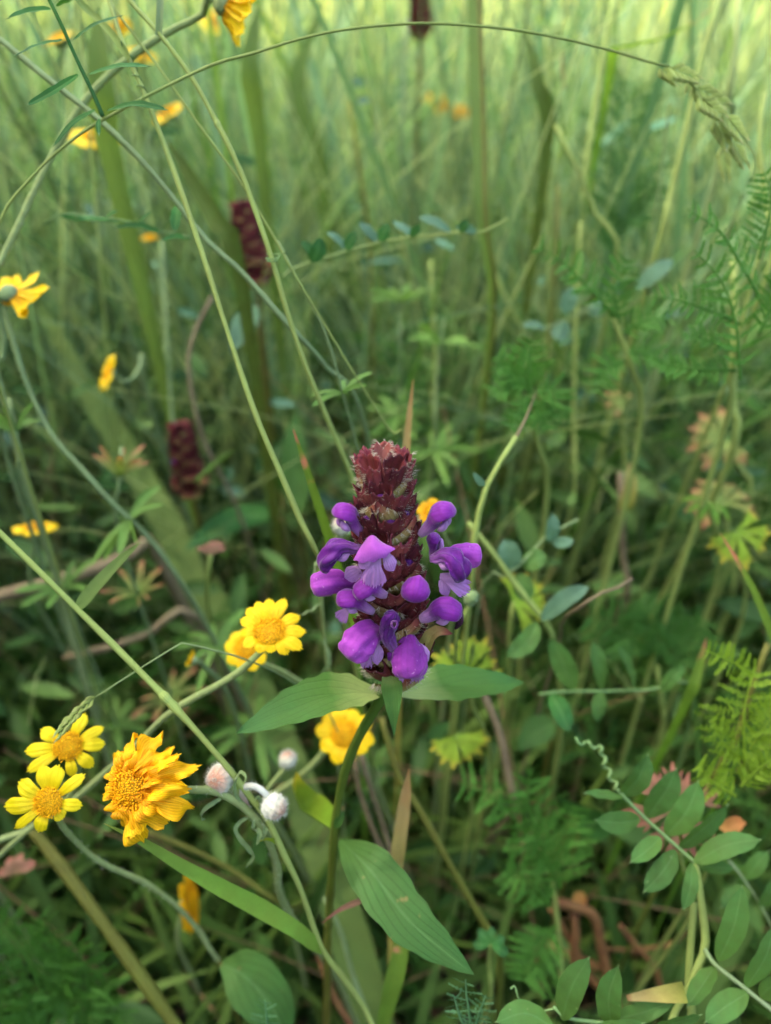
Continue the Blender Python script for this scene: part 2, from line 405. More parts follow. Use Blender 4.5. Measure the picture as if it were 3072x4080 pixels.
M['petal'] = material('yellow_petal', [(0, G(.78, .40, .004)), (.3, G(.82, .52, .004)), (1, G(.85, .60, .006))], rough=.5, trans=.3, var=.18, nscale=500, veins=('par', 5, .28), tcol=(1.1, 1.05, .6), spec=.25)
M['petal_lemon'] = material('lemon_petal', [(0, G(.80, .46, .004)), (.25, G(.80, .62, .006)), (1, G(.80, .66, .008))], rough=.5, trans=.3, var=.15, nscale=500, veins=('par', 5, .28), tcol=(1.1, 1.05, .6), spec=.25)
M['petal_orange'] = material('orange_petal', [(0, G(.75, .28, .003)), (.5, G(.80, .38, .003)), (1, G(.80, .46, .004))], rough=.55, trans=.25, var=.22, nscale=500, veins=('par', 5, .35), tcol=(1.1, 1.0, .6), spec=.2)
M['disc'] = material('disc_floret', [(0, G(.66, .30, .004)), (1, G(.80, .44, .006))], rough=.6, trans=.15, var=.4, nscale=900, tcol=(1.1, 1.0, .6))
M['disc_orange'] = material('orange_disc_floret', [(0, G(.66, .27, .003)), (1, G(.78, .38, .004))], rough=.6, trans=.15, var=.25, nscale=900, tcol=(1.1, 1.0, .6))
M['disc_core'] = material('disc_core', [(0, G(.50, .30, .012))], rough=.7, trans=.1, var=.4, nscale=900)
M['spikelet'] = material('grass_spikelet_scale', [(0, G(.22, .30, .07)), (.6, G(.30, .37, .11)), (.9, G(.45, .42, .2)), (1, G(.48, .36, .2))], rough=.6, trans=.2, var=.4, veins=('par', 4, .35))
M['calyx'] = material('maroon_calyx', [(0, G(.22, .22, .06)), (.22, G(.20, .11, .05)), (.42, G(.20, .044, .042)), (.88, G(.175, .033, .036)), (1, G(.09, .018, .024))], rough=.5, trans=.10, var=.85, nscale=350, veins=('par', 5, .35), bump=.6, tcol=(1.3, .8, .7))
M['bract'] = material('olive_red_bract', [(0, G(.27, .27, .08)), (.6, G(.30, .27, .08)), (.82, G(.29, .18, .07)), (.93, G(.22, .06, .045)), (1, G(.14, .03, .03))], rough=.55, trans=.18, var=.7, nscale=300, veins=('arc', 5, .3), bump=.5, tcol=(1.2, 1.0, .7))
M['bract_pink'] = material('pink_top_bract', [(0, G(.45, .34, .18)), (.35, G(.44, .19, .15)), (1, G(.36, .10, .09))], rough=.55, trans=.25, var=.3, nscale=300, veins=('arc', 5, .3), tcol=(1.2, .9, .8))
M['hair'] = material('bristle_hair', [(0, G(.55, .50, .38))], rough=.6, trans=.35, var=.2, tcol=(1, 1, .95))
PUR = G(.135, .018, .30)
M['violet'] = material('violet_corolla', [(0, G(.36, .20, .36)), (.30, G(.29, .11, .33)), (.46, G(.18, .022, .25)), (1, G(.145, .014, .21))], rough=.55, trans=.2, var=.6, nscale=350, bump=.8, vb=.2, veins=('par', 9, .18), sheen=.25, tcol=(1.3, .8, 1.2))
M['violet_dark'] = material('dark_violet_corolla', [(0, G(.22, .08, .25)), (.5, G(.10, .012, .16)), (1, G(.075, .008, .12))], rough=.5, trans=.08, var=.5, nscale=500, bump=1.2, veins=('par', 5, .4), sheen=.2, tcol=(1.3, .8, 1.2))
M['magenta'] = material('magenta_corolla', [(0, G(.20, .022, .24)), (.5, G(.25, .034, .30)), (1, G(.30, .055, .35))], rough=.55, trans=.25, var=.55, nscale=350, bump=.7, vb=.2, veins=('par', 8, .15), sheen=.3, spots=(1400, .66, (.40, .20, .44)), tcol=(1.3, .8, 1.2))
M['magenta_pale'] = material('pale_magenta_corolla', [(0, G(.30, .07, .34)), (.5, G(.32, .065, .37)), (1, G(.30, .075, .38))], rough=.6, trans=.28, var=.4, nscale=350, bump=.5, vb=.2, veins=('par', 8, .12), sheen=.3, tcol=(1.2, .85, 1.2))
M['lilac'] = material('lilac_lip', [(0, G(.46, .24, .48)), (1, G(.40, .18, .48))], rough=.55, trans=.25, var=.25, nscale=350, veins=('par', 3, .15), sheen=.25, tcol=(1.2, .9, 1.2))
M['bud_dark'] = material('dark_hidden_bud', [(0, G(.05, .012, .07)), (1, G(.07, .012, .10))], rough=.6, trans=0, var=.4)
M['withered'] = material('withered_corolla', [(0, G(.07, .02, .06)), (1, G(.03, .012, .02))], rough=.7, trans=.0, var=.6, nscale=900, bump=2)
M['brown_spot'] = material('brown_leaf_spot', [(0, G(.30, .16, .08))], rough=.8, trans=.1, var=.4, nscale=800)

def soil_material():
    m = bpy.data.materials.new('soil'); m.use_nodes = True; nt = m.node_tree
    p = nt.nodes['Principled BSDF']; n = nt.nodes.new('ShaderNodeTexNoise'); n.inputs['Scale'].default_value = 35; n.inputs['Detail'].default_value = 8
    tcn = nt.nodes.new('ShaderNodeTexCoord'); nt.links.new(tcn.outputs['Object'], n.inputs['Vector'])
    r = nt.nodes.new('ShaderNodeValToRGB'); r.color_ramp.elements[0].color = (.018, .014, .009, 1); r.color_ramp.elements[1].color = (.07, .05, .03, 1)
    r.color_ramp.elements[0].position = .35; r.color_ramp.elements[1].position = .75
    nt.links.new(n.outputs[0], r.inputs[0]); nt.links.new(r.outputs[0], p.inputs['Base Color']); p.inputs['Roughness'].default_value = .95
    b = nt.nodes.new('ShaderNodeBump'); b.inputs['Distance'].default_value = .006; nt.links.new(n.outputs[0], b.inputs['Height']); nt.links.new(b.outputs[0], p.inputs['Normal'])
    return m
M['g_glint'] = material('pale_far_seed_head', [(0, G(.55, .48, .16)), (1, G(.68, .62, .26))], rough=.35, trans=.5, var=.8, simple=True)  # pale flecks added as far highlights, their brightness painted into the colour
M['soil'] = soil_material()

# ------------------------------------------------------------------ ground
mb = MB()
xs = np.concatenate([-np.geomspace(150, .5, 22), np.linspace(-.4, .4, 25), np.geomspace(.5, 150, 22)])
ys = np.concatenate([-np.geomspace(60, .3, 12), np.linspace(-.2, 1.2, 40), np.geomspace(1.3, 300, 30)])
X, Y = np.meshgrid(xs, ys, indexing='ij')
Z = .006 * np.sin(X * 23 + 1) * np.cos(Y * 19) + .004 * np.sin(X * 51 + Y * 37) - .012
Z = np.where(np.hypot(X, Y) > 6, -.012, Z)
mb.add(np.stack([X, Y, Z], -1).reshape(-1, 3), grid_q(len(xs), len(ys)))
ground = solo('ground', mb, M['soil'], kind='structure')

# ------------------------------------------------------------------ uncountable meadow growth
def in_view(p, mx=.12):
    d = p - CAM; z = d @ FW; x = d @ RT; y = d @ UP
    return (z > .02) & (np.abs(x) < (.5 + mx) * z + .03) & (np.abs(y) < (.66 + mx) * z + .03)

def scatter(n, y0, y1, spread=.62, power=1.0):
    y = y0 + (y1 - y0) * rng.random(n) ** power
    x = rng.uniform(-1, 1, n) * (.12 + spread * y)
    return np.stack([x, y, np.full(n, -.012)], 1)

def blades(mb, base, L, w, lean0, lean1, az, segs=6, round_=False, dmin=.235, pw=1.0, keep=None):
    n = len(base); t = np.linspace(0, 1, segs + 1)
    ph = lean0[:, None] + (lean1 - lean0)[:, None] * t[None] ** pw
    ds = (L / segs)[:, None]
    hz = np.concatenate([np.zeros((n, 1)), np.cumsum(np.sin(ph[:, :-1]) * ds, 1)], 1)
    vt = np.concatenate([np.zeros((n, 1)), np.cumsum(np.cos(ph[:, :-1]) * ds, 1)], 1)
    dirv = np.stack([np.cos(az), np.sin(az), np.zeros(n)], 1)
    C = base[:, None] + dirv[:, None] * hz[..., None] + np.array([0, 0, 1.0]) * vt[..., None]
    dep = (C - CAM) @ FW
    vis = in_view(C)
    ok = ~(((dep < dmin) & vis) | (np.linalg.norm(C - CAM, axis=2) < .09)).any(1)
    C = C[ok]; n = len(C)
    if n == 0: return
    wd = w[ok]; dv = dirv[ok]
    sd_ = np.stack([-dv[:, 1], dv[:, 0], np.zeros(n)], 1)
    tint = np.repeat(rng.random(n), (segs + 1) * (3 if round_ else 2))
    if round_:
        prf = 1 - .6 * t
        offs = [sd_, nrm(-.5 * sd_ + .87 * dv), nrm(-.5 * sd_ - .87 * dv)]
        V = np.stack([C + (wd[:, None] * prf[None])[..., None] * o_[:, None] for o_ in offs], 2)
        k = 3; loc = grid_q(segs + 1, 3, True)
    else:
        prf = np.minimum(1, 1.6 * (1 - t) ** .7) * (.55 + .45 * np.minimum(1, t * 4)); prf[-1] = .03
        tw = rng.normal(0, .7, n)[:, None] + rng.normal(0, .8, n)[:, None] * t[None]
        sv = np.cos(tw)[..., None] * sd_[:, None] + np.sin(tw)[..., None] * (.8 * dv[:, None] + np.array([0, 0, .5]))
        o_ = sv * (wd[:, None] * prf[None])[..., None]
        V = np.stack([C - o_, C + o_], 2); k = 2; loc = grid_q(segs + 1, 2)
    m = (segs + 1) * k
    q = (loc[None] + (np.arange(n) * m)[:, None, None]).reshape(-1, 4)
    uv = np.tile(np.stack(np.broadcast_arrays(t[:, None], np.linspace(0, 1, k)[None]), -1).reshape(-1, 2), (n, 1))
    mb.add(V.reshape(-1, 3), q, None, uv, tint)

def U(a, b, n): return rng.uniform(a, b, n)
def grass(name, label, mat, n, y0, y1, L, w, l0, l1, round_=False, power=1.0, dmin=.235, segs=6, spread=.62, kind='stuff', xlim=None):
    mb = MB(); b = scatter(n, y0, y1, spread, power)
    if xlim is not None: b = b[(b[:, 0] > xlim[0] * (0.12 + .5 * b[:, 1])) & (b[:, 0] < xlim[1] * (.12 + .5 * b[:, 1]))]
    n = len(b)
    blades(mb, b, U(*L, n), U(*w, n), U(*l0, n), U(*l1, n), U(0, 6.283, n), segs, round_, dmin)
    return solo(name, mb, mat, label, 'grass', kind=kind)

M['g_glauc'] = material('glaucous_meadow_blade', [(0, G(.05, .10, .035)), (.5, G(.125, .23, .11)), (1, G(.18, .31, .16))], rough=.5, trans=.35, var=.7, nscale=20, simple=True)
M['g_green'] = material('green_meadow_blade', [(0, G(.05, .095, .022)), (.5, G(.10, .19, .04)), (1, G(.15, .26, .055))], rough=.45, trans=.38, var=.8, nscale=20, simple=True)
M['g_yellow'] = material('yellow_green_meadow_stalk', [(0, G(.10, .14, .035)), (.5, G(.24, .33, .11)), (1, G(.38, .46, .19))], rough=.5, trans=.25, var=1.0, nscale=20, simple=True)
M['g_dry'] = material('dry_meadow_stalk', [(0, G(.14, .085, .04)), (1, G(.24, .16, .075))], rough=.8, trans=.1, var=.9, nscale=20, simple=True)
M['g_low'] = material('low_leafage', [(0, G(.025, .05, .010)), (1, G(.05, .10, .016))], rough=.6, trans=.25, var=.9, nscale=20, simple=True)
M['g_far_sunlit_tone'] = material('far_blade_sunlit_tone', [(0, G(.10, .17, .03)), (.4, G(.34, .40, .09)), (1, G(.64, .64, .24))], rough=.35, trans=.6, var=.9, nscale=6, simple=True)  # sunlight is put into this colour: far blades paler than the nearer grass

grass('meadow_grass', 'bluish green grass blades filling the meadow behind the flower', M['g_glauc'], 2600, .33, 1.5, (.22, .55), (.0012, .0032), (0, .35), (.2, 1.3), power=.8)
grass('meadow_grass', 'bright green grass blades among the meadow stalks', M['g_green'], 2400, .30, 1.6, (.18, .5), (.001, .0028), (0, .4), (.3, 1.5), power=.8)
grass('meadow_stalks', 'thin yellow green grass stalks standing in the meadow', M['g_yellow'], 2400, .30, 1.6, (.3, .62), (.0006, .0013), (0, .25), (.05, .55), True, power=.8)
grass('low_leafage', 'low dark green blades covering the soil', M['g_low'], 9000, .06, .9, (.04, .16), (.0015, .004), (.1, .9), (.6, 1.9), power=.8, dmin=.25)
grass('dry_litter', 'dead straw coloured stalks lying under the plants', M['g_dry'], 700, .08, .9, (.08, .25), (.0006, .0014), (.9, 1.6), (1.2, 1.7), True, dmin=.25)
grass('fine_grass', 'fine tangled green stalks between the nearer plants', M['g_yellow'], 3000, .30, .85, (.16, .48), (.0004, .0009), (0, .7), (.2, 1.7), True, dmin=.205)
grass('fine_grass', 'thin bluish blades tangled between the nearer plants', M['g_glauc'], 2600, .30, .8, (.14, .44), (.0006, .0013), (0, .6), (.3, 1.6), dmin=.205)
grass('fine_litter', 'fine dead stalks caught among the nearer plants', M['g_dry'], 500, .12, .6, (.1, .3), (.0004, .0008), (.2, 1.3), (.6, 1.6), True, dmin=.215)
grass('far_grass', 'sunny yellow green grass far behind the flower', M['g_far_sunlit_tone'], 4600, 1.3, 7, (.3, .8), (.002, .006), (0, .3), (.1, 1.1), power=.75, segs=5)

# the meadow goes on behind and beside the camera
mb = MB(); n_ = 2600
b_ = np.stack([U(-1.2, 1.2, n_), U(-1.1, .35, n_), np.full(n_, -.012)], 1)
b_ = b_[(np.hypot(b_[:, 0], b_[:, 1]) > .16) & ((b_[:, 1] < .02) | (np.abs(b_[:, 0]) > .14 + .75 * np.abs(b_[:, 1])))]; n_ = len(b_)
def clear_blades(mb, base, n):
    L, w_, l0, l1, az = U(.25, .55, n), U(.0015, .0035, n), U(0, .3, n), U(.2, .9, n), U(0, 6.283, n)
    tip = base + np.stack([np.cos(az) * L * .45, np.sin(az) * L * .45, L * .8], 1); mid = (base + tip) / 2
    ok = ~(in_view(tip, .1) | in_view(mid, .1)) & (np.linalg.norm(tip - CAM, axis=1) > .1)
    blades(mb, base[ok], L[ok], w_[ok], l0[ok], l1[ok], az[ok], 6, False, .3)
clear_blades(mb, b_, n_)
n2_ = 5200; b2 = np.stack([U(-1.0, -.17, n2_), U(-.5, .75, n2_), np.full(n2_, -.012)], 1)
b2 = b2[b2[:, 0] < -(.15 + .72 * np.maximum(b2[:, 1], 0))]; n2_ = len(b2); az2 = U(1.2, 5.0, n2_)     # taller unseen stand added on the sunny side for shade, leaning away
L2 = U(.45, .85, n2_); tip2 = b2 + np.stack([np.cos(az2) * L2 * .4, np.sin(az2) * L2 * .4, L2 * .85], 1)
k2 = ~(in_view(tip2, .05) | in_view((b2 + tip2) / 2, .05))
blades(mb, b2[k2], L2[k2], U(.002, .0045, k2.sum()), U(0, .15, k2.sum()), U(.2, .8, k2.sum()), az2[k2], 6, False, .5)
solo('surrounding_grass', mb, M['g_green'], 'tall grass standing round the spot, with an added stand that shades it', 'grass', kind='stuff')

def leaflets(name, label, mat, n, y0, y1, zr, size, dmin=.25, xlim=(-1, 1), aspect=.33):
    """small oval leaves held at all angles"""
    b = scatter(n, y0, y1, .6, .8); b[:, 2] = U(*zr, n)
    b = b[(b[:, 0] > xlim[0] * (.1 + .5 * b[:, 1])) & (b[:, 0] < xlim[1] * (.1 + .5 * b[:, 1]))]
    dep = (b - CAM) @ FW; b = b[(dep > dmin)]; n = len(b)
    d = nrm(rng.normal(0, 1, (n, 3)) * [1, 1, .5] + [0, 0, .15]); up = nrm(rng.normal(0, .5, (n, 3)) + [0, -.3, 1])
    s = nrm(np.cross(d, up)); nn_ = np.cross(s, d); L = U(*size, n)
    t = np.linspace(0, 1, 6); W = prof(t, .9, .8) * aspect / 1
    V = []
    for i, tt in enumerate(t):
        for v in (-1, 0, 1):
            V.append(b + d * (L * tt)[:, None] + s * (L * W[i] * v * .5)[:, None] + nn_ * (L * (.06 * abs(v) - .12 * tt * tt))[:, None])
    V = np.stack(V, 1); q = grid_q(6, 3)
    uv = np.stack(np.broadcast_arrays(t[:, None], np.linspace(0, 1, 3)[None]), -1).reshape(-1, 2)
    mb = MB(); mb.add(V.reshape(-1, 3), (q[None] + (np.arange(n) * 18)[:, None, None]).reshape(-1, 4), None, np.tile(uv, (n, 1)), np.repeat(rng.random(n), 18))
    return solo(name, mb, mat, label, 'undergrowth', kind='stuff')
M['l_under'] = material('undergrowth_leaf', [(0, G(.04, .09, .02)), (1, G(.06, .13, .03))], rough=.5, trans=.3, var=.9, nscale=15, simple=True)
M['l_blue'] = material('undergrowth_blue_leaf', [(0, G(.06, .14, .08)), (1, G(.08, .17, .11))], rough=.5, trans=.3, var=.8, nscale=15, simple=True)
leaflets('undergrowth', 'small green leaves crowding under the meadow plants', M['l_under'], 6500, .06, 1.2, (.0, .2), (.008, .024))
leaflets('undergrowth', 'small bluish green vetch leaves tangled in the meadow', M['l_blue'], 1500, .25, 1.4, (.05, .3), (.008, .02))
leaflets('far_leaves', 'loose green leaves far back in the meadow, painted pale as if sunlit', M['g_far_sunlit_tone'], 2500, 1.2, 6, (.1, .65), (.015, .05))

leaflets('far_glint_flecks', 'pale straw yellow flecks painted as sunlit glints far back', M['g_glint'], 3200, 1.4, 6, (.28, .95), (.015, .045))
# feathery tufts in the mass
protos = []
for k in range(7):
    g = np.random.default_rng(100 + k); m_ = MB()
    feather(m_, [(0, 0, 0), (0, .2, .35 + .1 * k / 7), (.05, .55, .75), (.1, 1.0, .9 - .06 * k)], .27, (0, -1, 1), npin=11, nseg=7, g=g, seg_w=.0045, rr=.007, nn=24, seg_l=.2)
    protos.append(m_.arrays())
def tufts(name, label, mat, n, y0, y1, size, dmin, xlim=(-1, 1), zmax=.06):
    mb = MB(); b = scatter(n, y0, y1, .55, .9)
    b = b[(b[:, 0] > xlim[0] * (.1 + .5 * b[:, 1])) & (b[:, 0] < xlim[1] * (.1 + .5 * b[:, 1]))]
    for p in b:
        s = rng.uniform(*size); a = rng.uniform(0, 6.283); V, Q, T, Uv, A = protos[rng.integers(0, 7)]
        c, sn = math.cos(a), math.sin(a)
        Vr = np.stack([V[:, 0] * c - V[:, 1] * sn, V[:, 0] * sn + V[:, 1] * c, V[:, 2] * rng.uniform(.7, 1.6)], 1) * s + p + [0, 0, rng.uniform(0, zmax)]
        if ((Vr - CAM) @ FW).min() < dmin: continue
        mb.add(Vr, Q, T, Uv, rng.random())
    return solo(name, mb, mat, label, 'undergrowth', kind='stuff')
tufts('feathery_undergrowth', 'dark feathery leaves massed low over the ground', M['feather_dark'], 260, .08, .7, (.06, .12), .235)
tufts('feathery_undergrowth', 'green feathery leaves massed behind the purple flower', M['feather'], 300, .25, 1.0, (.07, .13), .25, (-.1, 1), .16)

# ------------------------------------------------------------------ unseen tree added so its crown shades this corner of the meadow
g = np.random.default_rng(91); cr = np.array([-1.05, .28, 1.85]); n_ = 2300
dirs = nrm(g.normal(0, 1, (n_, 3))); lob = 1 + .22 * np.sin(dirs[:, 0] * 5 + 1) * np.cos(dirs[:, 1] * 6) + .12 * np.sin(dirs[:, 2] * 9)
pos = cr + dirs * (lob * g.random(n_) ** .4)[:, None] * np.array([1.15, 1.0, .85])
pos = pos[pos[:, 2] > .95 + .25 * pos[:, 1]]; n_ = len(pos)
d_ = nrm(g.normal(0, 1, (n_, 3)) + [0, 0, -.3]); s_ = nrm(np.cross(d_, g.normal(0, 1, (n_, 3)))); L_ = g.uniform(.06, .12, n_)
q_ = np.stack([pos, pos + d_ * (L_ * .5)[:, None] + s_ * (L_ * .3)[:, None], pos + d_ * L_[:, None], pos + d_ * (L_ * .5)[:, None] - s_ * (L_ * .3)[:, None]], 1)
tree = thing('added_shade_tree', 'unseen leafy young tree added over the meadow to shade the purple flower', 'tree', np.array([-2.3, -.5, -.012]))
m_ = MB(); m_.add(q_.reshape(-1, 3), np.arange(n_ * 4).reshape(-1, 4), None, np.tile([[0, .5], [.5, 0], [1, .5], [.5, 1]], (n_, 1)), np.repeat(g.random(n_), 4)); part(tree, 'crown', m_, M['l_under'], kind='stuff')
m_ = MB(); tube(m_, [(-2.3, -.5, -.012), (-2.15, -.4, .7), (-1.8, -.1, 1.3), (-1.3, .15, 1.7), (-.9, .3, 2.1)], [.09, .075, .055, .035, .015], n=30, sides=10); part(tree, 'trunk', m_, M['twig'])
for e in ((-1.7, .7, 2.0), (-.5, .0, 1.9), (-.6, .8, 1.8), (-1.5, -.3, 2.2)):
    m_ = MB(); tube(m_, [(-1.55, .03, 1.5), tuple((np.array(e) + [-1.4, .1, 1.65]) / 2), e], [.035, .022, .008], n=14, sides=7); part(tree, 'limb', m_, M['twig'])
# ------------------------------------------------------------------ the self-heal in focus
mm = .001
BASE = D(850, 1445, .150); TOP = D(826, 945, .1285)
EZ = nrm(TOP - BASE); LEN = np.linalg.norm(TOP - BASE) / mm
EY = nrm(np.array([0, 1.0, 0]) - EZ * EZ[1]); EX = np.cross(EY, EZ)
MS = np.eye(4); MS[:3, 0] = EX; MS[:3, 1] = EY; MS[:3, 2] = EZ; MS[:3, 3] = BASE
def L2W(p): p = np.asarray(p, float) * mm; return BASE + p[..., :1] * EX + p[..., 1:2] * EY + p[..., 2:3] * EZ
def LOC(xc, yc, ymm):                  # spot on the flower head at a given distance in front of its axis
    s = Ps(1150 + .5108 * xc, 1650 + .5108 * yc, 1.0) - CAM
    t = (ymm * mm - (CAM - BASE) @ EY) / (s @ EY); w_ = CAM + t * s - BASE
    return np.array([w_ @ EX, w_ @ EY, w_ @ EZ]) / mm
plant = thing('self_heal', 'purple self-heal in sharp focus with maroon flower spike and spreading green leaves', 'flower', BASE, M=MS)
hair_mb = MB(); hg = np.random.default_rng(5)

def ring_pt(phi, r, z): return np.array([r * math.sin(phi), -r * math.cos(phi), z])
def calyx_mesh(L, wd, g, seed, olive=0.0):
    """two-lipped cup: flat broad inner lip with three tiny teeth, outer lip with two pointed teeth"""
    nu, na = 9, 30
    a = np.linspace(0, 2 * np.pi, na, endpoint=False); u = np.linspace(0, 1, nu)
    s = np.sin(a)                       # +1 inner side (towards the axis), -1 outer side
    inner = 1.0 + .05 * np.cos(a * 9) * (s > .3)
    ca = np.cos(a)
    outer = .80 + .15 * np.exp(-((np.abs(ca) - .52) / .22) ** 2)
    k = np.clip(s * 2.2 + .25, 0, 1); rim = inner * k + outer * (1 - k)
    rim = rim * (1 + g.normal(0, .02, na))
    half = np.interp(u, [0, .2, .5, .8, 1], [.22, .55, .9, 1.0, .98]) * wd
    thk = np.interp(u, [0, .2, .5, .8, 1], [.2, .42, .52, .46, .40]) * wd
    z = u[:, None] * rim[None] * L
    x = half[:, None] * ca[None] * (1 - .10 * (1 - k)[None] * u[:, None] ** 2)
    y = thk[:, None] * s[None] + .55 * u[:, None] ** 2.5 * (k[None] * .5) - .35 * u[:, None] ** 2 * (1 - k)[None]
    V = np.stack([x, y, z], -1)
    # inner skin for thickness
    Vi = V.copy(); Vi[..., 0] *= .93; Vi[..., 1] = Vi[..., 1] * .86
    q = grid_q(nu, na, True); kk = nu * na
    e = [((nu - 1) * na + j, (nu - 1) * na + (j + 1) % na, kk + (nu - 1) * na + (j + 1) % na, kk + (nu - 1) * na + j) for j in range(na)]
    uv = np.stack(np.broadcast_arrays(u[:, None] * (1 - olive), (a / (2 * np.pi))[None]), -1).reshape(-1, 2)
    return np.vstack([V.reshape(-1, 3), Vi.reshape(-1, 3)]), np.vstack([q, q[:, ::-1] + kk, e]), np.vstack([uv, uv]), V

def place(V, org, d, outv):
    d = nrm(d); o_ = nrm(outv - d * (outv @ d)); x = np.cross(-o_, d) * -1
    return org + V[..., :1] * x + V[..., 1:2] * (-o_) + V[..., 2:3] * d

levels = [(-1.0, 6.0), (4.6, 5.8), (10.0, 5.6), (15.3, 5.4), (20.4, 5.1), (25.2, 4.8), (29.8, 4.5), (34.2, 4.4), (38.4, 4.0)]
rachis = MB(); tube(rachis, [L2W((0, 0, -3)), L2W((0, 0, 20)), L2W((0, 0, 42))], [1.5 * mm, 1.4 * mm, .7 * mm], sides=10)
part(plant, 'spike_axis', rachis, M['bract'])
OPEN_PHI = []
for li, (h, rad) in enumerate(levels):
    g = np.random.default_rng(40 + li)
    p0 = R(28) + li * R(90) + R(7) * li
    tk = li / 8.0
    for b in range(2):                                            # the pair of bracts under each ring
        phi = p0 + b * math.pi + g.normal(0, .08)
        w0 = rad * (1.22 - .25 * tk); n1, n2 = 15, 17
        u = np.linspace(0, 1, n1)[:, None]; v = np.linspace(-1, 1, n2)[None]
        span = R(66) * np.clip(np.sin(np.pi * (u * .86 + .07)) ** .55, 0, 1) * np.where(u > .62, np.clip(1 - ((u - .62) / .38) ** 1.25, 0.02, 1), 1)
        ph = phi + v * span
        rr = 1.4 + (rad * (1.30 - .18 * tk) - 1.4) * (u ** .62) * (1 - .10 * v ** 2) + .55 * u ** 6
        zz = h - 2.2 + (5.4 - .6 * tk) * u ** 1.5 + 1.1 * u ** 7 + .7 * v ** 2 * u + .25 * np.sin(v * 7 + li) * u
        Vb = np.stack([rr * np.sin(ph), -rr * np.cos(ph), zz], -1)
        m_ = MB(); k = n1 * n2
        Vi = Vb.copy(); Vi[..., 2] += .12; Vi[..., :2] *= .975
        q = grid_q(n1, n2); uv = np.stack(np.broadcast_arrays(u, (v + 1) / 2), -1).reshape(-1, 2)
        m_.add(np.vstack([L2W(Vb.reshape(-1, 3)), L2W(Vi.reshape(-1, 3))]), np.vstack([q, q[:, ::-1] + k]), None, np.vstack([uv, uv]), g.random())
        part(plant, 'bract', m_, M['bract'])
        # bristles along the margin and over the back
        for rep in range(2):
            ed = np.concatenate([Vb[3:-2, 0], Vb[3:-2, -1]])
            ed = np.repeat(ed, 3, 0) + hg.normal(0, .14, (len(ed) * 3, 3))
            outw = nrm(ed * [1, 1, 0]) * 1.0 + [0, 0, -.15]
            hairs(hair_mb, L2W(ed), nrm(outw[:, :1] * EX + outw[:, 1:2] * EY + outw[:, 2:] * EZ), 1.55 * mm, .045 * mm, hg)
        bk = Vb.reshape(-1, 3)[hg.integers(0, k, 90)] + hg.normal(0, .12, (90, 3))
        ow = nrm(bk * [1, 1, 0]) + [0, 0, .1]
        hairs(hair_mb, L2W(bk), ow[:, :1] * EX + ow[:, 1:2] * EY + ow[:, 2:] * EZ, 1.2 * mm, .04 * mm, hg)
    for c in range(6):                                            # six calyces in each ring
        phi = p0 + (c // 3) * math.pi + (c % 3 - 1) * R(56) + g.normal(0, .07)
        L = (8.4 - 1.7 * tk) * g.uniform(.93, 1.07); wd = (2.95 - .65 * tk) * g.uniform(.93, 1.06)
        tilt = R(30 - 8 * tk) + g.normal(0, .05)
        org = ring_pt(phi, 2.0 + .5 * (1 - tk), h + .4)
        outv = ring_pt(phi, 1, 0); d = outv * math.sin(tilt) + np.array([0, 0, math.cos(tilt)])
        V, q, uv, Vo = calyx_mesh(L, wd, g, li * 6 + c)
        Vw = place(V, org, d, outv)
        m_ = MB(); m_.add(L2W(Vw), q, None, uv, g.random())
        part(plant, 'calyx', m_, M['calyx'])
        Vow = place(Vo.reshape(-1, 3), org, d, outv)
        sel = np.where((Vo.reshape(-1, 3)[:, 1] < .1))[0]
        pts = Vow[hg.choice(sel, 26)] + hg.normal(0, .06, (26, 3)); ow = nrm(pts * [1, 1, 0]) + [0, 0, .7]
        hairs(hair_mb, L2W(pts), ow[:, :1] * EX + ow[:, 1:2] * EY + ow[:, 2:] * EZ, .9 * mm, .032 * mm, hg)
        if g.random() < .5 and li in (3, 4, 5, 6, 7):             # dark bud tip hidden inside the cup
            m_ = MB(); C = spline([org + d * L * .35, org + d * L * .72], 8)
            rr_ = np.array([.3, .6, .8, .9, .9, .8, .5, .05]) * wd * .62
            sweep(m_, L2W(C), rr_ * mm, rr_ * .8 * mm, EZ, sides=12)
            part(plant, 'flower_bud', m_, M['bud_dark'])
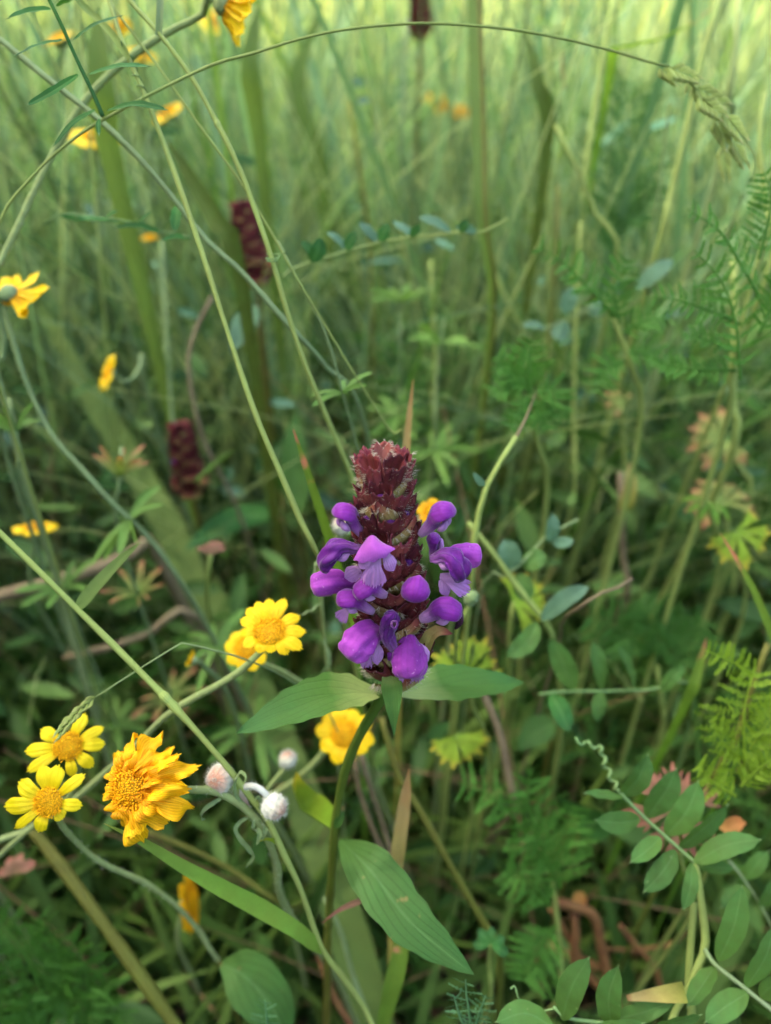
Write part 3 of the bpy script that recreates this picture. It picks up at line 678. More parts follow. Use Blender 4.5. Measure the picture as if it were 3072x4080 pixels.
# crown of young pink bracts
g = np.random.default_rng(77)
for k, (phi, z0, hgt, wd_, r0, lean) in enumerate([(0.12, 40.6, 3.6, 4.0, 3.8, -.05), (1.55, 40.0, 4.9, 3.4, 4.2, .08), (-1.5, 39.9, 5.0, 3.4, 4.2, .08), (3.05, 40.6, 5.6, 4.2, 3.4, -.15), (.9, 42.4, 3.6, 1.6, 1.6, -.2), (-.8, 42.4, 3.3, 1.5, 1.5, -.2), (2.3, 42.6, 4.2, 1.7, 1.5, -.2), (-2.3, 42.6, 4.4, 1.7, 1.6, -.2)]):
    n1, n2 = 13, 13; u = np.linspace(0, 1, n1)[:, None]; v = np.linspace(-1, 1, n2)[None]
    wdt = wd_ * np.where(u < .55, (.55 + .45 * np.sin(np.pi * u / 1.1)), np.clip(1 - ((u - .55) / .45) ** 1.5, .02, 1))
    ph = phi + v * wdt / r0 * .9
    rr = r0 * (1 + lean * u ** 2 + .10 * v ** 2 * u) - .5 * (1 - u) ** 2
    zz = z0 + hgt * u - .5 * v ** 2 * (1 - u)
    Vb = np.stack([rr * np.sin(ph), -rr * np.cos(ph), zz + 0 * v], -1)
    Vi = Vb * [.95, .95, 1]; q = grid_q(n1, n2); uv = np.stack(np.broadcast_arrays(u, (v + 1) / 2), -1).reshape(-1, 2)
    m_ = MB(); m_.add(np.vstack([L2W(Vb.reshape(-1, 3)), L2W(Vi.reshape(-1, 3))]), np.vstack([q, q[:, ::-1] + n1 * n2]), None, np.vstack([uv, uv]), g.random())
    part(plant, 'crown_bract', m_, M['bract_pink'] if k in (0, 3, 4, 5, 6, 7) else M['calyx'])
    ed = np.repeat(np.concatenate([Vb[2:, 0], Vb[2:, -1]]), 3, 0); ed = ed + hg.normal(0, .1, ed.shape); ow = nrm(ed * [1, 1, 0]) + [0, 0, .1]
    hairs(hair_mb, L2W(ed), ow[:, :1] * EX + ow[:, 1:2] * EY + ow[:, 2:] * EZ, 1.0 * mm, .035 * mm, hg)
part(plant, 'bristles', hair_mb, M['hair'], kind='stuff')

# florets ------------------------------------------------------------
def curve_loc(b, t, sag, n):
    b, t = np.asarray(b), np.asarray(t); mid = (b + t) / 2 + np.array([0, 0, sag])
    return L2W(spline([b, b * .6 + mid * .4, mid, t], n))
def floret_bud(b, t, wd, mat='violet', wr=0.0, seed=0, sag=.5, hint=None, tube_r=.42, lip=True, long_=1.0, flat=.92):
    """tube that swells into a rounded helmet, with the folded lower lip tucked under it"""
    C = curve_loc(b, t, sag, 30); u = np.linspace(0, 1, 30); h0 = nrm(EZ if hint is None else hint)
    C = C + (-h0 * wd * .55 * mm)[None] * (np.clip((u - .45) / .55, 0, 1) ** 2)[:, None] + (h0 * wd * .22 * mm)[None] * np.exp(-((u - .55) / .22) ** 2)[:, None]
    prf = np.interp(u, [0, .12, .34, .46, .56, .68, .80, .90, .96, 1], [.30, tube_r, tube_r + .10, .74, .96, 1.04, 1.02, .86, .58, .06])
    m_ = MB(); h_ = EZ if hint is None else hint
    keel = np.interp(u, [0, .35, .6, .85, 1], [1, 1, flat, flat, .9])
    sweep(m_, C, prf * wd * mm, prf * wd * mm * keel, h_, sides=32, low=np.interp(u, [0, .38, .5, .8, .95, 1], [.82, .8, .35, .12, .3, .8]), wr=wr + .06, seed=seed, keel=.09)
    o = part(plant, 'floret', m_, M[mat])
    if lip:
        T, S, N = frames(C, h_); k = 14
        for s in (-1, 1):
            m_ = MB(); base = C[k] - N[k] * wd * mm * .55 + S[k] * s * wd * mm * .35
            Cc = spline([base - T[k] * wd * .5 * mm, base + T[k] * wd * .15 * mm - N[k] * .12 * wd * mm, base + T[k] * wd * .65 * mm + N[k] * .05 * wd * mm], 10)
            pr = np.sin(np.linspace(.12, np.pi - .05, 10)) * wd * .40 * mm
            sweep(m_, Cc, pr, pr * .8, N[k], sides=12)
            part(plant, 'lower_lip', m_, M['lilac'], sub_of=o)
    return o
def fringed_lip(sub, root, tip, wd, face, mat='lilac', nteeth=9, seed=0, cup=.2, spread=1.0, teeth_len=.24):
    """spoon-shaped lobe that widens to a fringed end"""
    g = np.random.default_rng(seed); nu, nv = 14, 25
    root, tip = L2W(np.asarray(root)), L2W(np.asarray(tip))
    ax = tip - root; Ln = np.linalg.norm(ax); f = np.asarray(face, float)
    C = spline([root, root + ax * .5 + f * Ln * .10, tip - f * Ln * .05], nu); T, S, N = frames(C, f)
    u = np.linspace(0, 1, nu); v = np.linspace(-1, 1, nv)
    W = wd * mm * np.interp(u, [0, .3, .6, .85, 1], [.30, .42, .80, 1.0, .92])
    ext = (teeth_len * np.abs(np.sin(v * np.pi * nteeth / 2)) * g.uniform(.5, 1.2, nv) - .22 * v ** 2) * Ln
    V = C[:, None] + (W[:, None] * v[None])[..., None] * S[:, None] + ((cup * v[None] ** 2 + .10 * np.sin(v * 9 + seed)[None] * u[:, None] ** 2) * W[:, None])[..., None] * N[:, None]
    V = V + (np.clip((u - .55) / .45, 0, 1)[:, None] ** 2 * ext[None])[..., None] * T[:, None]
    uv = np.stack(np.broadcast_arrays(u[:, None], (v[None] + 1) / 2), -1)
    m_ = MB(); m_.add(V.reshape(-1, 3), grid_q(nu, nv), None, uv.reshape(-1, 2), g.random())
    return part(plant, 'fringed_lip', m_, M[mat], sub_of=sub)
def side_lobe(sub, root, tip, wd, face, mat='lilac', seed=0):
    m_ = MB(); root, tip = L2W(np.asarray(root)), L2W(np.asarray(tip)); f = np.asarray(face, float)
    ribbon(m_, [root, (root + tip) / 2 + f * .0004, tip], wd * mm, f, nu=12, nv=9, cup=-.25, wave=.08, seed=seed, shape=lambda u: np.interp(u, [0, .25, .6, .85, 1], [.45, .8, 1, .75, .1]))
    return part(plant, 'side_lobe', m_, M[mat], sub_of=sub)
def hood(b, t, wd, mat, hint, sag=.6, seed=0, low=.35, flat=.55, wr=.03):
    """open helmet, broad and arched"""
    C = curve_loc(b, t, sag, 26); u = np.linspace(0, 1, 26)
    prf = np.interp(u, [0, .10, .25, .40, .6, .78, .90, .97, 1], [.30, .46, .68, .88, .98, .97, .84, .62, .08])
    m_ = MB(); sweep(m_, C, prf * wd * mm, prf * wd * mm * flat, hint, sides=36, low=np.interp(u, [0, .2, .4, .9, 1], [.8, .6, low - .45, low - .5, .3]), wr=wr + .07, seed=seed, keel=.13)
    return part(plant, 'floret', m_, M[mat])
CAMV = nrm(CAM - L2W((0, 0, 20)))
def W_(x, y, z): return nrm(x * EX + y * EY + z * EZ)

floret_bud(LOC(585, 950, -1.5), LOC(345, 725, -4), 2.35, sag=.2, seed=1)
floret_bud(LOC(1030, 940, -1.5), LOC(1300, 715, -4), 2.45, sag=-.2, seed=2)
floret_bud(LOC(1120, 1130, 1), LOC(1175, 915, 1), 1.75, seed=3)
floret_bud(LOC(570, 1050, -3.5), LOC(262, 1185, -5), 2.3, 'violet_dark', wr=.22, seed=4, sag=1.5)
f6 = hood(LOC(520, 1320, -1), LOC(170, 1345, -3), 2.45, 'magenta', W_(-.1, -.8, .5), seed=6, low=.8, flat=.8)
floret_bud(LOC(660, 1545, -6), LOC(365, 1420, -7), 2.2, seed=7, sag=.2)
floret_bud(LOC(760, 1415, -7), LOC(515, 1385, -8), 2.2, 'violet', seed=8, sag=.6)
f9 = hood(LOC(1180, 1150, -1), LOC(1510, 1105, -1), 2.25, 'magenta', W_(.1, -.9, .5), seed=9, low=.8, flat=.75)
floret_bud(LOC(1110, 1130, -4), LOC(1360, 1250, -6), 2.3, 'violet_dark', wr=.2, seed=10, sag=1.6)
fringed_lip(f9, LOC(1190, 1270, -3), LOC(1385, 1370, -4), 1.7, W_(.2, -.8, .4), seed=10)
side_lobe(f9, LOC(1190, 1290, -3), LOC(1240, 1420, -3.4), 1.1, W_(.2, -.8, .3), seed=12)
side_lobe(f9, LOC(1180, 1260, -3.4), LOC(1390, 1300, -3.6), 1.0, W_(.0, -.7, .5), seed=13)
floret_bud(LOC(1030, 1330, -5.5), LOC(972, 1420, -11.5), 2.35, seed=11, sag=.3, lip=False)
f12 = floret_bud(LOC(1030, 1600, -5), LOC(1350, 1525, -6.5), 2.6, seed=12, sag=.3)
m_ = MB(); C = L2W(spline([LOC(1240, 1560, -4), LOC(1320, 1560, -4.5), LOC(1330, 1610, -4.6), LOC(1300, 1680, -4.2)], 16))
sweep(m_, C, np.array([.4, .7, .9, 1.0, 1.1, 1.1, 1.0, 1.1, 1.0, .9, 1.0, .8, .7, .6, .4, .1]) * .95 * mm, np.array([.4, .7, .9, 1.0, 1, 1.1, .9, 1.0, .9, .9, .8, .7, .6, .5, .4, .1]) * .7 * mm, EZ, sides=14, wr=.5, seed=3)
part(plant, 'withered_floret', m_, M['withered'])
m_ = MB(); C = L2W(spline([LOC(835, 1850, -6), LOC(770, 1720, -7.4), LOC(790, 1600, -8.3), LOC(835, 1545, -8.6)], 22))
pr = np.interp(np.linspace(0, 1, 22), [0, .1, .4, .65, .85, .97, 1], [.35, .8, 1.05, 1.15, 1.35, .95, .2]) * mm * 1.2
sweep(m_, C, pr, pr * .85, -EY, sides=22, wr=.30, seed=8)
f13 = part(plant, 'shrivelled_floret', m_, M['violet_dark'])
m_ = MB(); cpt = L2W(LOC(825, 1640, -10.0)); dv = nrm(CAM - cpt)
sd_ = nrm(np.cross(dv, EZ)); su = np.cross(sd_, dv); aa = np.linspace(0, 2 * np.pi, 14)
tube(m_, [cpt + .5 * mm * (math.cos(a) * sd_ + (1.25 + .2 * math.sin(3 * a)) * math.sin(a) * su) for a in aa], .2 * mm, n=30, sides=8, cap=False)
part(plant, 'throat_rim', m_, M['violet_dark'], sub_of=f13)
m_ = MB(); sweep(m_, np.array([cpt - dv * .0009, cpt - dv * .0004, cpt - dv * .0001, cpt]), np.array([.3, .6, .6, .1]) * mm, np.array([.3, .6, .6, .1]) * mm, EZ, sides=10)
part(plant, 'throat', m_, M['withered'], sub_of=f13)
# open flower facing the camera
def sheet(ctrl, mat, seed=0, nu=18):
    """petal hood draped over nine control points"""
    Cp = np.array([[LOC(*c) for c in row] for row in ctrl]); t = np.linspace(0, 1, nu); B_ = np.stack([(1 - t) ** 2, 2 * t * (1 - t), t ** 2], 1)
    V = np.einsum('ia,jb,abk->ijk', B_, B_, Cp); g = np.random.default_rng(seed)
    V[..., 1] += .12 * np.sin(t * 9 + 1)[None] * np.sin(t * 6)[:, None]; V[-1] += np.stack([0 * t, 0 * t, .18 * np.sin(t * 23)], 1)
    m_ = MB(); Vi = V + [0, .25, -.1]; q = grid_q(nu, nu); k = nu * nu
    uv = np.stack(np.broadcast_arrays(t[:, None], t[None]), -1).reshape(-1, 2)
    m_.add(np.vstack([L2W(V.reshape(-1, 3)), L2W(Vi.reshape(-1, 3))]), np.vstack([q, q[:, ::-1] + k]), None, np.vstack([uv, uv]), .5)
    return part(plant, 'floret', m_, M[mat])
f5 = sheet([[(600, 985, -6.5), (650, 905, -8), (705, 985, -6.5)], [(540, 1060, -9), (665, 1045, -13.2), (785, 1030, -9)], [(505, 1140, -9.5), (680, 1200, -12.6), (832, 1050, -9)]], 'magenta_pale', 5)
fringed_lip(f5, LOC(690, 1110, -9.3), LOC(655, 1325, -10.2), 2.25, W_(0, -.9, .45), seed=3, cup=-.15)
side_lobe(f5, LOC(640, 1095, -9.6), LOC(555, 1205, -9.8), 1.15, W_(-.3, -.9, .3), seed=1)
side_lobe(f5, LOC(760, 1090, -9.0), LOC(815, 1225, -9.3), 1.25, W_(.4, -.9, .2), seed=2)
# the two large ones hanging at the bottom
f14 = hood(LOC(735, 1680, -4.5), LOC(455, 1905, -9.3), 3.3, 'magenta', W_(-.35, -.75, .55), seed=14, sag=1.6, low=.3, flat=.66, wr=.05)
fringed_lip(f14, LOC(640, 1770, -6.6), LOC(590, 1960, -7.6), 1.5, W_(-.2, -.9, .2), seed=5)
side_lobe(f14, LOC(690, 1780, -6.4), LOC(695, 1955, -7.2), 1.25, W_(.4, -.9, .1), seed=4)
side_lobe(f14, LOC(540, 1690, -6.0), LOC(460, 1730, -6.6), 1.0, W_(-.6, -.6, .3), 'magenta', seed=6)
f15 = hood(LOC(935, 1720, -5), LOC(950, 2065, -9), 3.3, 'magenta', W_(.12, -.95, .25), seed=15, sag=.9, low=.3, flat=.62, wr=.05)
fringed_lip(f15, LOC(940, 1900, -6.0), LOC(960, 2080, -7.2), 2.35, W_(0, -.95, .1), seed=7, teeth_len=.22)
side_lobe(f15, LOC(1020, 1800, -6), LOC(1085, 1930, -6.8), 1.2, W_(.5, -.8, .2), seed=8)
side_lobe(f15, LOC(860, 1830, -6), LOC(775, 1920, -6.5), 1.1, W_(-.5, -.8, .2), 'violet', seed=9)
fringed_lip(f6, LOC(480, 1490, -3), LOC(400, 1600, -3.5), 1.4, W_(-.3, -.9, .2), seed=21)
side_lobe(f6, LOC(560, 1210, -2.5), LOC(440, 1280, -3), 1.6, W_(-.3, -.9, .3), seed=23)

# stem and leaves ----------------------------------------------------
m_ = MB(); tube(m_, [D(700, 2330, .215), D(711, 2004, .190), D(716, 1900, .180), D(722, 1778, .171), D(736, 1700, .166), D(757, 1637, .161), D(786, 1575, .157), D(818, 1522, .154), D(842, 1470, .1515), L2W((0, 0, -1))],
     [1.15 * mm, 1.1 * mm, 1.0 * mm, .95 * mm, 1.0 * mm, 1.15 * mm], n=60, sides=10)
part(plant, 'stem', m_, M['stem'])
def lf(parent, pts, hw, mat, hint, name='leaf', label=None, **kw):
    m_ = MB(); ribbon(m_, pts, hw, hint, **kw); return part(parent, name, m_, mat, label)
ovate = lambda u: np.interp(u, [0, .06, .2, .38, .6, .8, .92, 1], [.12, .35, .82, 1, .88, .55, .26, .01])
lf(plant, DL((824, 1500, .1535), (760, 1497, .150), (690, 1510, .147), (600, 1546, .144), (511, 1585, .142)), PX(98, .149), M['leaf_light'], nrm(.25 * (CAM - D(680, 1500, .15)) / .15 + [0, 0, 1]), nu=30, nv=13, fold=.22, cup=.05, wave=.03, seed=3, shape=ovate, teeth=.05, tn=7)
lf(plant, DL((850, 1500, .1545), (920, 1487, .158), (1000, 1480, .162), (1080, 1477, .166), (1134, 1474, .169)), PX(98, .16), M['leaf_light'], nrm(.2 * (CAM - D(950, 1480, .16)) / .15 + [0, 0, 1]), nu=30, nv=13, fold=.2, cup=.05, wave=.03, seed=5, shape=ovate, teeth=.05, tn=7)
lf(plant, DL((848, 1442, .146), (846, 1480, .142), (849, 1530, .1405), (852, 1592, .1405)), PX(46, .142), M['leaf_light'], -FW + .3 * UP, nu=20, nv=9, fold=.35, seed=5, shape=lambda u: np.interp(u, [0, .15, .4, .65, .85, 1], [.5, .85, 1, .62, .25, .02]))
lf(plant, [L2W((4, -4, 0)), L2W(LOC(1130, 1720, -3)), L2W(LOC(1285, 1715, -3.5))], 2.2 * mm, M['bract'], EZ + .2 * EX, nu=16, nv=9, fold=.4, shape=ovate, name='bract')
lf(plant, DL((735, 1815, .172), (800, 1880, .163), (880, 1985, .157), (960, 2055, .1545), (1024, 2106, .153)), PX(106, .16), M['leaf'], nrm(-FW + .5 * UP + .15 * RT), nu=34, nv=15, fold=.12, cup=-.10, wave=.05, wf=2, seed=9, shape=ovate, teeth=.04, tn=6)
lf(plant, DL((722, 1795, .171), (690, 1775, .178), (655, 1748, .183), (632, 1700, .182), (640, 1668, .178)), PX(80, .18), M['geranium_green'], nrm(UP - .3 * FW), nu=24, nv=9, fold=.7, cup=.2, seed=4, shape=ovate, label='yellow-edged curled leaf')
lf(plant, DL((725, 1790, .170), (735, 1765, .169), (742, 1735, .170)), PX(18, .17), M['leaf'], -FW, nu=10, nv=5, fold=.3)
m_ = MB(); ribbon(m_, DL((660, 1530, .1462), (685, 1522, .1462), (710, 1519, .1466)), PX(16, .147), UP, nu=10, nv=7, shape=lambda u: np.interp(u, [0, .3, .7, 1], [.3, 1, .8, .3]))
part(plant, 'brown_patch', m_, M['brown_spot'])
# ------------------------------------------------------------------ builders for the other plants
def root_pts(p, back=.03, side=.0):
    """carry a stalk on down to the soil"""
    p = np.asarray(p); return [p * [1, 1, .55] + [side * .5, back * .5, 0], np.array([p[0] + side, p[1] + back, -.012])]
def culm(label, pts, r, mat='culm', name='flowering_grass', cat='grass', nodes=(), group=None, root=None, sides=8, n=None, flat=1.0):
    P_ = DL(*pts)
    if root is not None: P_ = P_ + root_pts(P_[-1], *root)
    t = thing(name, label, cat, P_[-1], group)
    m_ = MB(); C, T, S, N = tube(m_, P_, r, n=n or len(P_) * 7, sides=sides, bulge=[(u, 1.45, .008) for u in nodes], flat=flat)
    part(t, 'stalk', m_, M[mat])
    for u in nodes:
        k = int(u * (len(C) - 1)); rr = (r if np.isscalar(r) else r[0]) * 1.22; m_ = MB()
        tube(m_, [C[k] - T[k] * rr * 1.6, C[k] - T[k] * rr * .5, C[k] + T[k] * rr * .8, C[k] + T[k] * rr * 2.0], [rr * .95, rr * 1.35, rr * 1.25, rr * .9], n=10, sides=10)
        part(t, 'joint', m_, M['culm'])
    t['_'] = 0; del t['_']
    return t, C, T, S, N
def blade_of(t, pts, hw, mat='blade', hint=None, name='blade', **kw):
    m_ = MB(); P_ = DL(*pts) if len(pts[0]) == 3 and not isinstance(pts[0], np.ndarray) else pts
    kw.setdefault('nu', 22); kw.setdefault('nv', 5); kw.setdefault('fold', .25)
    ribbon(m_, P_, hw, -FW + .3 * UP if hint is None else hint, **kw); return part(t, name, m_, M[mat])
grass_shape = lambda u: np.interp(u, [0, .1, .35, .7, .9, 1], [.75, 1, 1, .72, .34, .02])
def lone_blade(label, pts, hw, mat='blade', hint=None, group=None, root=None, shape=grass_shape, **kw):
    P_ = DL(*pts); ln_ = lambda q_: float(np.sum(np.linalg.norm(np.diff(np.array(q_), axis=0), axis=1)))
    if root is not None:
        vis_ = ln_(P_); P_ = (P_ + root_pts(P_[-1], *root)); fr_ = vis_ / ln_(P_); sh_ = shape
        shape = lambda u: sh_(np.clip((u - (1 - fr_)) / fr_, 0, 1)) * np.interp(u, [0, 1 - fr_], [.5, 1])
        kw.setdefault('nu', 36)
    P_ = P_[::-1]
    t = thing('tall_grass', label, 'grass', P_[0], group)
    blade_of(t, P_, hw, mat, hint, shape=shape, **kw); return t
leaflet_shape = lambda u: np.interp(u, [0, .08, .25, .5, .72, .88, .97, 1], [.15, .5, .88, 1, .88, .56, .16, .03])
narrow_shape = lambda u: np.interp(u, [0, .1, .3, .6, .85, .96, 1], [.3, .7, .95, 1, .75, .4, .05])
def vetch(label, rach, lvs, r=.35 * mm, mat='vetch', rmat='rachis', stem=None, tendril=None, hw=None, shape=leaflet_shape, tip=True, fold=.18, name='vetch', root=None, d0=None, cat='vetch', hints=None):
    P_ = DL(*rach); t = thing(name, label, cat, P_[-1])
    if root is not None: P_ = P_ + root_pts(P_[-1], *root)
    m_ = MB(); tube(m_, P_, [r, r * .9, r * 1.1], n=len(P_) * 7, sides=7); part(t, 'leaf_stalk', m_, M[rmat])
    for i, l in enumerate(lvs):
        b, e, w_ = l[:3]; mt = l[3] if len(l) > 3 else mat
        B, E = D(*b), D(*e); g = np.random.default_rng(int(b[0] * 7 + b[1]))
        hint = nrm(-FW + .45 * UP + g.normal(0, .34, 3))
        mid = (B + E) / 2 + hint * np.linalg.norm(E - B) * g.uniform(.03, .10)
        m_ = MB(); ribbon(m_, [B, mid + np.cross(hint, E - B) * g.normal(0, .05), E], PX(w_ * g.uniform(.86, 1.1), b[2]), hint, nu=18, nv=9, fold=fold + g.normal(0, .12), cup=-.05, tint=g.random(), wave=.05, seed=i, shape=shape, twist=g.normal(0, .18))
        lo = part(t, 'leaflet', m_, M[mt])
        if tip:
            dd = nrm(E - mid); m_ = MB(); tube(m_, [E - dd * .0004, E + dd * PX(9, b[2])], [PX(3.2, b[2]), PX(.8, b[2])], n=4, sides=5); part(t, 'leaf_point', m_, M['rachis'], sub_of=lo)
    if stem:
        for s in stem:
            S_ = DL(*s[0]); 
            if len(s) > 2: S_ = S_ + root_pts(S_[-1], *s[2])
            m_ = MB(); tube(m_, S_, s[1], n=len(S_) * 7, sides=8, flat=.7); part(t, 'stem', m_, M['culm'])
    if tendril:
        for s in tendril:
            m_ = MB(); C = spline(DL(*s[0]), 60); u = np.linspace(0, 1, 60); T, S, N = frames(C, UP)
            C = C + (s[2] * np.sin(u * s[3])[:, None] * S + s[2] * np.cos(u * s[3])[:, None] * N)
            tube(m_, C, s[1], n=70, sides=6); part(t, 'tendril', m_, M['rachis'])
    return t
def hit(x, y, c, n):
    v = Ps(x * K, y * K, 1) - CAM; return CAM + v * (((c - CAM) @ n) / (v @ n))
def petal(t, B, E, hw, face, mat, g, curl=.1, wave=.03, teeth=True):
    nu, nv = 16, 11; L = np.linalg.norm(E - B); f = nrm(face)
    C = spline([B, B * .5 + E * .5 + f * L * .10, E - f * L * curl], nu); T, S, N = frames(C, f)
    u = np.linspace(0, 1, nu); v = np.linspace(-1, 1, nv)
    W = hw * np.interp(u, [0, .12, .4, .7, .88, 1], [.42, .62, .92, 1, .86, .50])
    off = (-.16 * v ** 2 + .07 * np.cos(v * 9.4) + .03 * np.sin(v * 17))[None] * W[:, None] + wave * L * (np.sin(u * g.uniform(3, 9) + g.uniform(0, 6))[:, None] * v[None] + .8 * np.sin(u * g.uniform(8, 15) + g.uniform(0, 6))[:, None] * np.abs(v)[None])
    V = C[:, None] + (W[:, None] * v[None])[..., None] * S[:, None] + off[..., None] * N[:, None]
    e = np.clip((u - .7) / .3, 0, 1)[:, None] ** 2 * (-.13 * np.abs(v) ** 2.4 + .05 * np.cos(v * 8 + g.normal(0, .5)))[None] * L
    V = V + e[..., None] * T[:, None]
    m_ = MB(); m_.add(V.reshape(-1, 3), grid_q(nu, nv), None, np.stack(np.broadcast_arrays(u[:, None], (v[None] + 1) / 2), -1).reshape(-1, 2), g.random())
    return part(t, 'petal', m_, M[mat])
def daisy(label, c, face, disc, tips=None, n=9, rad=None, hw=30, mat='petal', stem=None, sr=.7 * mm, smat='wool', seed=0, curl=.1, wave=.02, dome=.35, nfl=230, root=None, lift=0.0, dmat='disc', group=None, fl=1.0, back=True, reach=3.1):
    """yellow ray flower: petals, domed disc of florets, woolly cup and stalk"""
    g = np.random.default_rng(seed); cc = D(*c); f = nrm(face); d = c[2]; Rd = PX(disc, d)
    t = thing('woolly_sunflower', label, 'flower', cc - f * Rd, group)
    sx = nrm(np.cross(f, [0.1, .2, 1])); sy = np.cross(f, sx)
    if tips is None:
        tips3 = []
        for i in range(n):
            a = 6.283 * i / n + g.normal(0, .08); tips3.append((cc + PX(rad, d) * g.uniform(.92, 1.06) * (math.cos(a) * sx + math.sin(a) * sy) + f * lift * PX(rad, d), hw))
    else:
        tips3 = [(hit(x[0], x[1], cc + f * lift * Rd, f), x[2] if len(x) > 2 else hw) for x in tips]
    lim = PX(reach * disc, d)
    for E, h_ in tips3:
        ln = np.linalg.norm(E - cc)
        if ln > lim: E = cc + (E - cc) * lim / ln
        dr = nrm(E - cc - f * ((E - cc) @ f)); petal(t, cc + dr * Rd * .78 - f * Rd * .10, E, PX(h_, d), f, mat, g, curl * g.uniform(.3, 1.6), wave)
    m_ = MB(); na, nr = 20, 6
    r_ = np.linspace(1, .0, nr); a = np.linspace(0, 6.2832, na, endpoint=False)
    V = [cc + Rd * r * (math.cos(x) * sx + math.sin(x) * sy) + f * Rd * dome * (1 - r * r) for r in r_ for x in a]
    m_.add(np.array(V), grid_q(nr, na, True)); part(t, 'disc', m_, M['disc_core'])
    m_ = MB(); k = np.arange(nfl); rr = np.sqrt((k + .5) / nfl); aa = k * 2.39996
    for r, x in zip(rr, aa):
        p = cc + Rd * r * 1.02 * (math.cos(x) * sx + math.sin(x) * sy) + f * Rd * dome * (1 - r * r) + g.normal(0, .02, 3) * Rd
        dd = nrm(f * 1.0 + .8 * r * (math.cos(x) * sx + math.sin(x) * sy) + g.normal(0, .12, 3)); h_ = Rd * (.06 + .16 * r) * g.uniform(.4, 1.5) * fl; q_ = Rd * .85 / math.sqrt(nfl) * .95
        tube(m_, [p, p + dd * h_ * .5, p + dd * h_], [q_ * .7, q_ * .75, q_ * 1.0], n=4, sides=5, cap=True, tint=float(np.clip(.45 + .3 * r + g.normal(0, .15), 0, 1)))
    part(t, 'disc_florets', m_, M[dmat], kind='stuff')
    if back:
        m_ = MB(); C = spline([cc - f * Rd * 1.15, cc - f * Rd * .55, cc - f * Rd * .05], 10)
        pr = np.interp(np.linspace(0, 1, 10), [0, .1, .45, .85, 1], [.15, .5, .9, .98, .8]) * Rd
        sweep(m_, C, pr, pr, sx, sides=16, low=1.0); part(t, 'woolly_cup', m_, M[smat])
    if stem:
        S_ = [cc - f * Rd * .9, cc - f * Rd * 1.6] + DL(*stem)
        if root is not None: S_ = S_ + root_pts(S_[-1], *root)
        m_ = MB(); C, T, S, N = tube(m_, S_, sr, n=len(S_) * 8, sides=9); part(t, 'stalk', m_, M[smat])
        if d < .19:
            m_ = MB(); i = rng.integers(0, len(C), 420); a = rng.uniform(0, 6.283, 420); od = np.cos(a)[:, None] * S[i] + np.sin(a)[:, None] * N[i]
            hairs(m_, C[i] + od * sr * .9, od, .7 * mm, .02 * mm, rng, droop=.8); part(t, 'wool', m_, M['wool_hair'], kind='stuff')
    return t
def whorl_plant(label, pts, r, nodes, mat='bedstraw', root=None, name='bedstraw', smat='culm_blue'):
    P_ = DL(*pts)
    if root is not None: P_ = P_ + root_pts(P_[-1], *root)
    t = thing(name, label, 'bedstraw', P_[-1]); m_ = MB(); C, T, S, N = tube(m_, P_, r, n=60, sides=6); part(t, 'stem', m_, M[smat])
    for u, n, L, up_ in nodes:
        k = int(u * 59); g = np.random.default_rng(int(u * 1000) + n)
        for i in range(n):
            a = 6.283 * i / n + g.normal(0, .2); d = nrm(math.cos(a) * S[k] + math.sin(a) * N[k] + T[k] * (-up_ + g.normal(0, .15)))
            l = 1.4 * L * g.uniform(.7, 1.15); m_ = MB()
            ribbon(m_, [C[k], C[k] + d * l * .5 + UP * l * .06, C[k] + d * l - UP * l * .04], l * .085, nrm(-FW + .5 * UP + g.normal(0, .3, 3)), nu=9, nv=3, fold=.3, shape=narrow_shape); part(t, 'whorl_leaf', m_, M[mat])
    return t
def cut_leaf(label, c, rad, lobes, mat, face, a0=0, a1=360, stalk=None, seed=0, name='cranesbill', wd=.13, sub=True, cat='leaf', group=None):
    """palmate leaf cut into narrow forked lobes"""
    g = np.random.default_rng(seed); cc = D(*c); f = nrm(face); sx = nrm(RT - f * (RT @ f)); sy = np.cross(f, sx); d = c[2]
    if stalk: P_ = [cc] + DL(*stalk); P_ = P_ + root_pts(P_[-1], .02)
    t = thing(name, label, cat, P_[-1] if stalk else cc, group)
    for i in range(lobes):
        a = R(a0 + (a1 - a0) * (i + .5) / lobes) + g.normal(0, .06); L = PX(rad, d) * g.uniform(.82, 1.08)
        dr = math.cos(a) * sx + math.sin(a) * sy; sd = -math.sin(a) * sx + math.cos(a) * sy; m_ = MB()
        mid = cc + dr * L * .5 + f * L * .08
        ribbon(m_, [cc, mid, cc + dr * L - f * L * g.uniform(0, .2)], L * wd, f, nu=14, nv=5, fold=.2, shape=lambda u: np.interp(u, [0, .2, .55, .8, 1], [.25, .45, 1, .8, .12]))
        if sub:
            for s in (-1, 1):
                b = cc + dr * L * .48 + f * L * .07; e = cc + dr * L * g.uniform(.78, .9) + s * sd * L * g.uniform(.16, .24)
                ribbon(m_, [b, (b + e) / 2 + f * L * .02, e], L * wd * .55, f, nu=9, nv=3, fold=.2, shape=lambda u: np.interp(u, [0, .3, .7, 1], [.7, 1, .8, .1]))
        part(t, 'lobe', m_, M[mat])
    if stalk:
        m_ = MB(); tube(m_, P_, PX(9, d), n=len(P_) * 6, sides=6); part(t, 'leaf_stalk', m_, M['culm'])
    return t
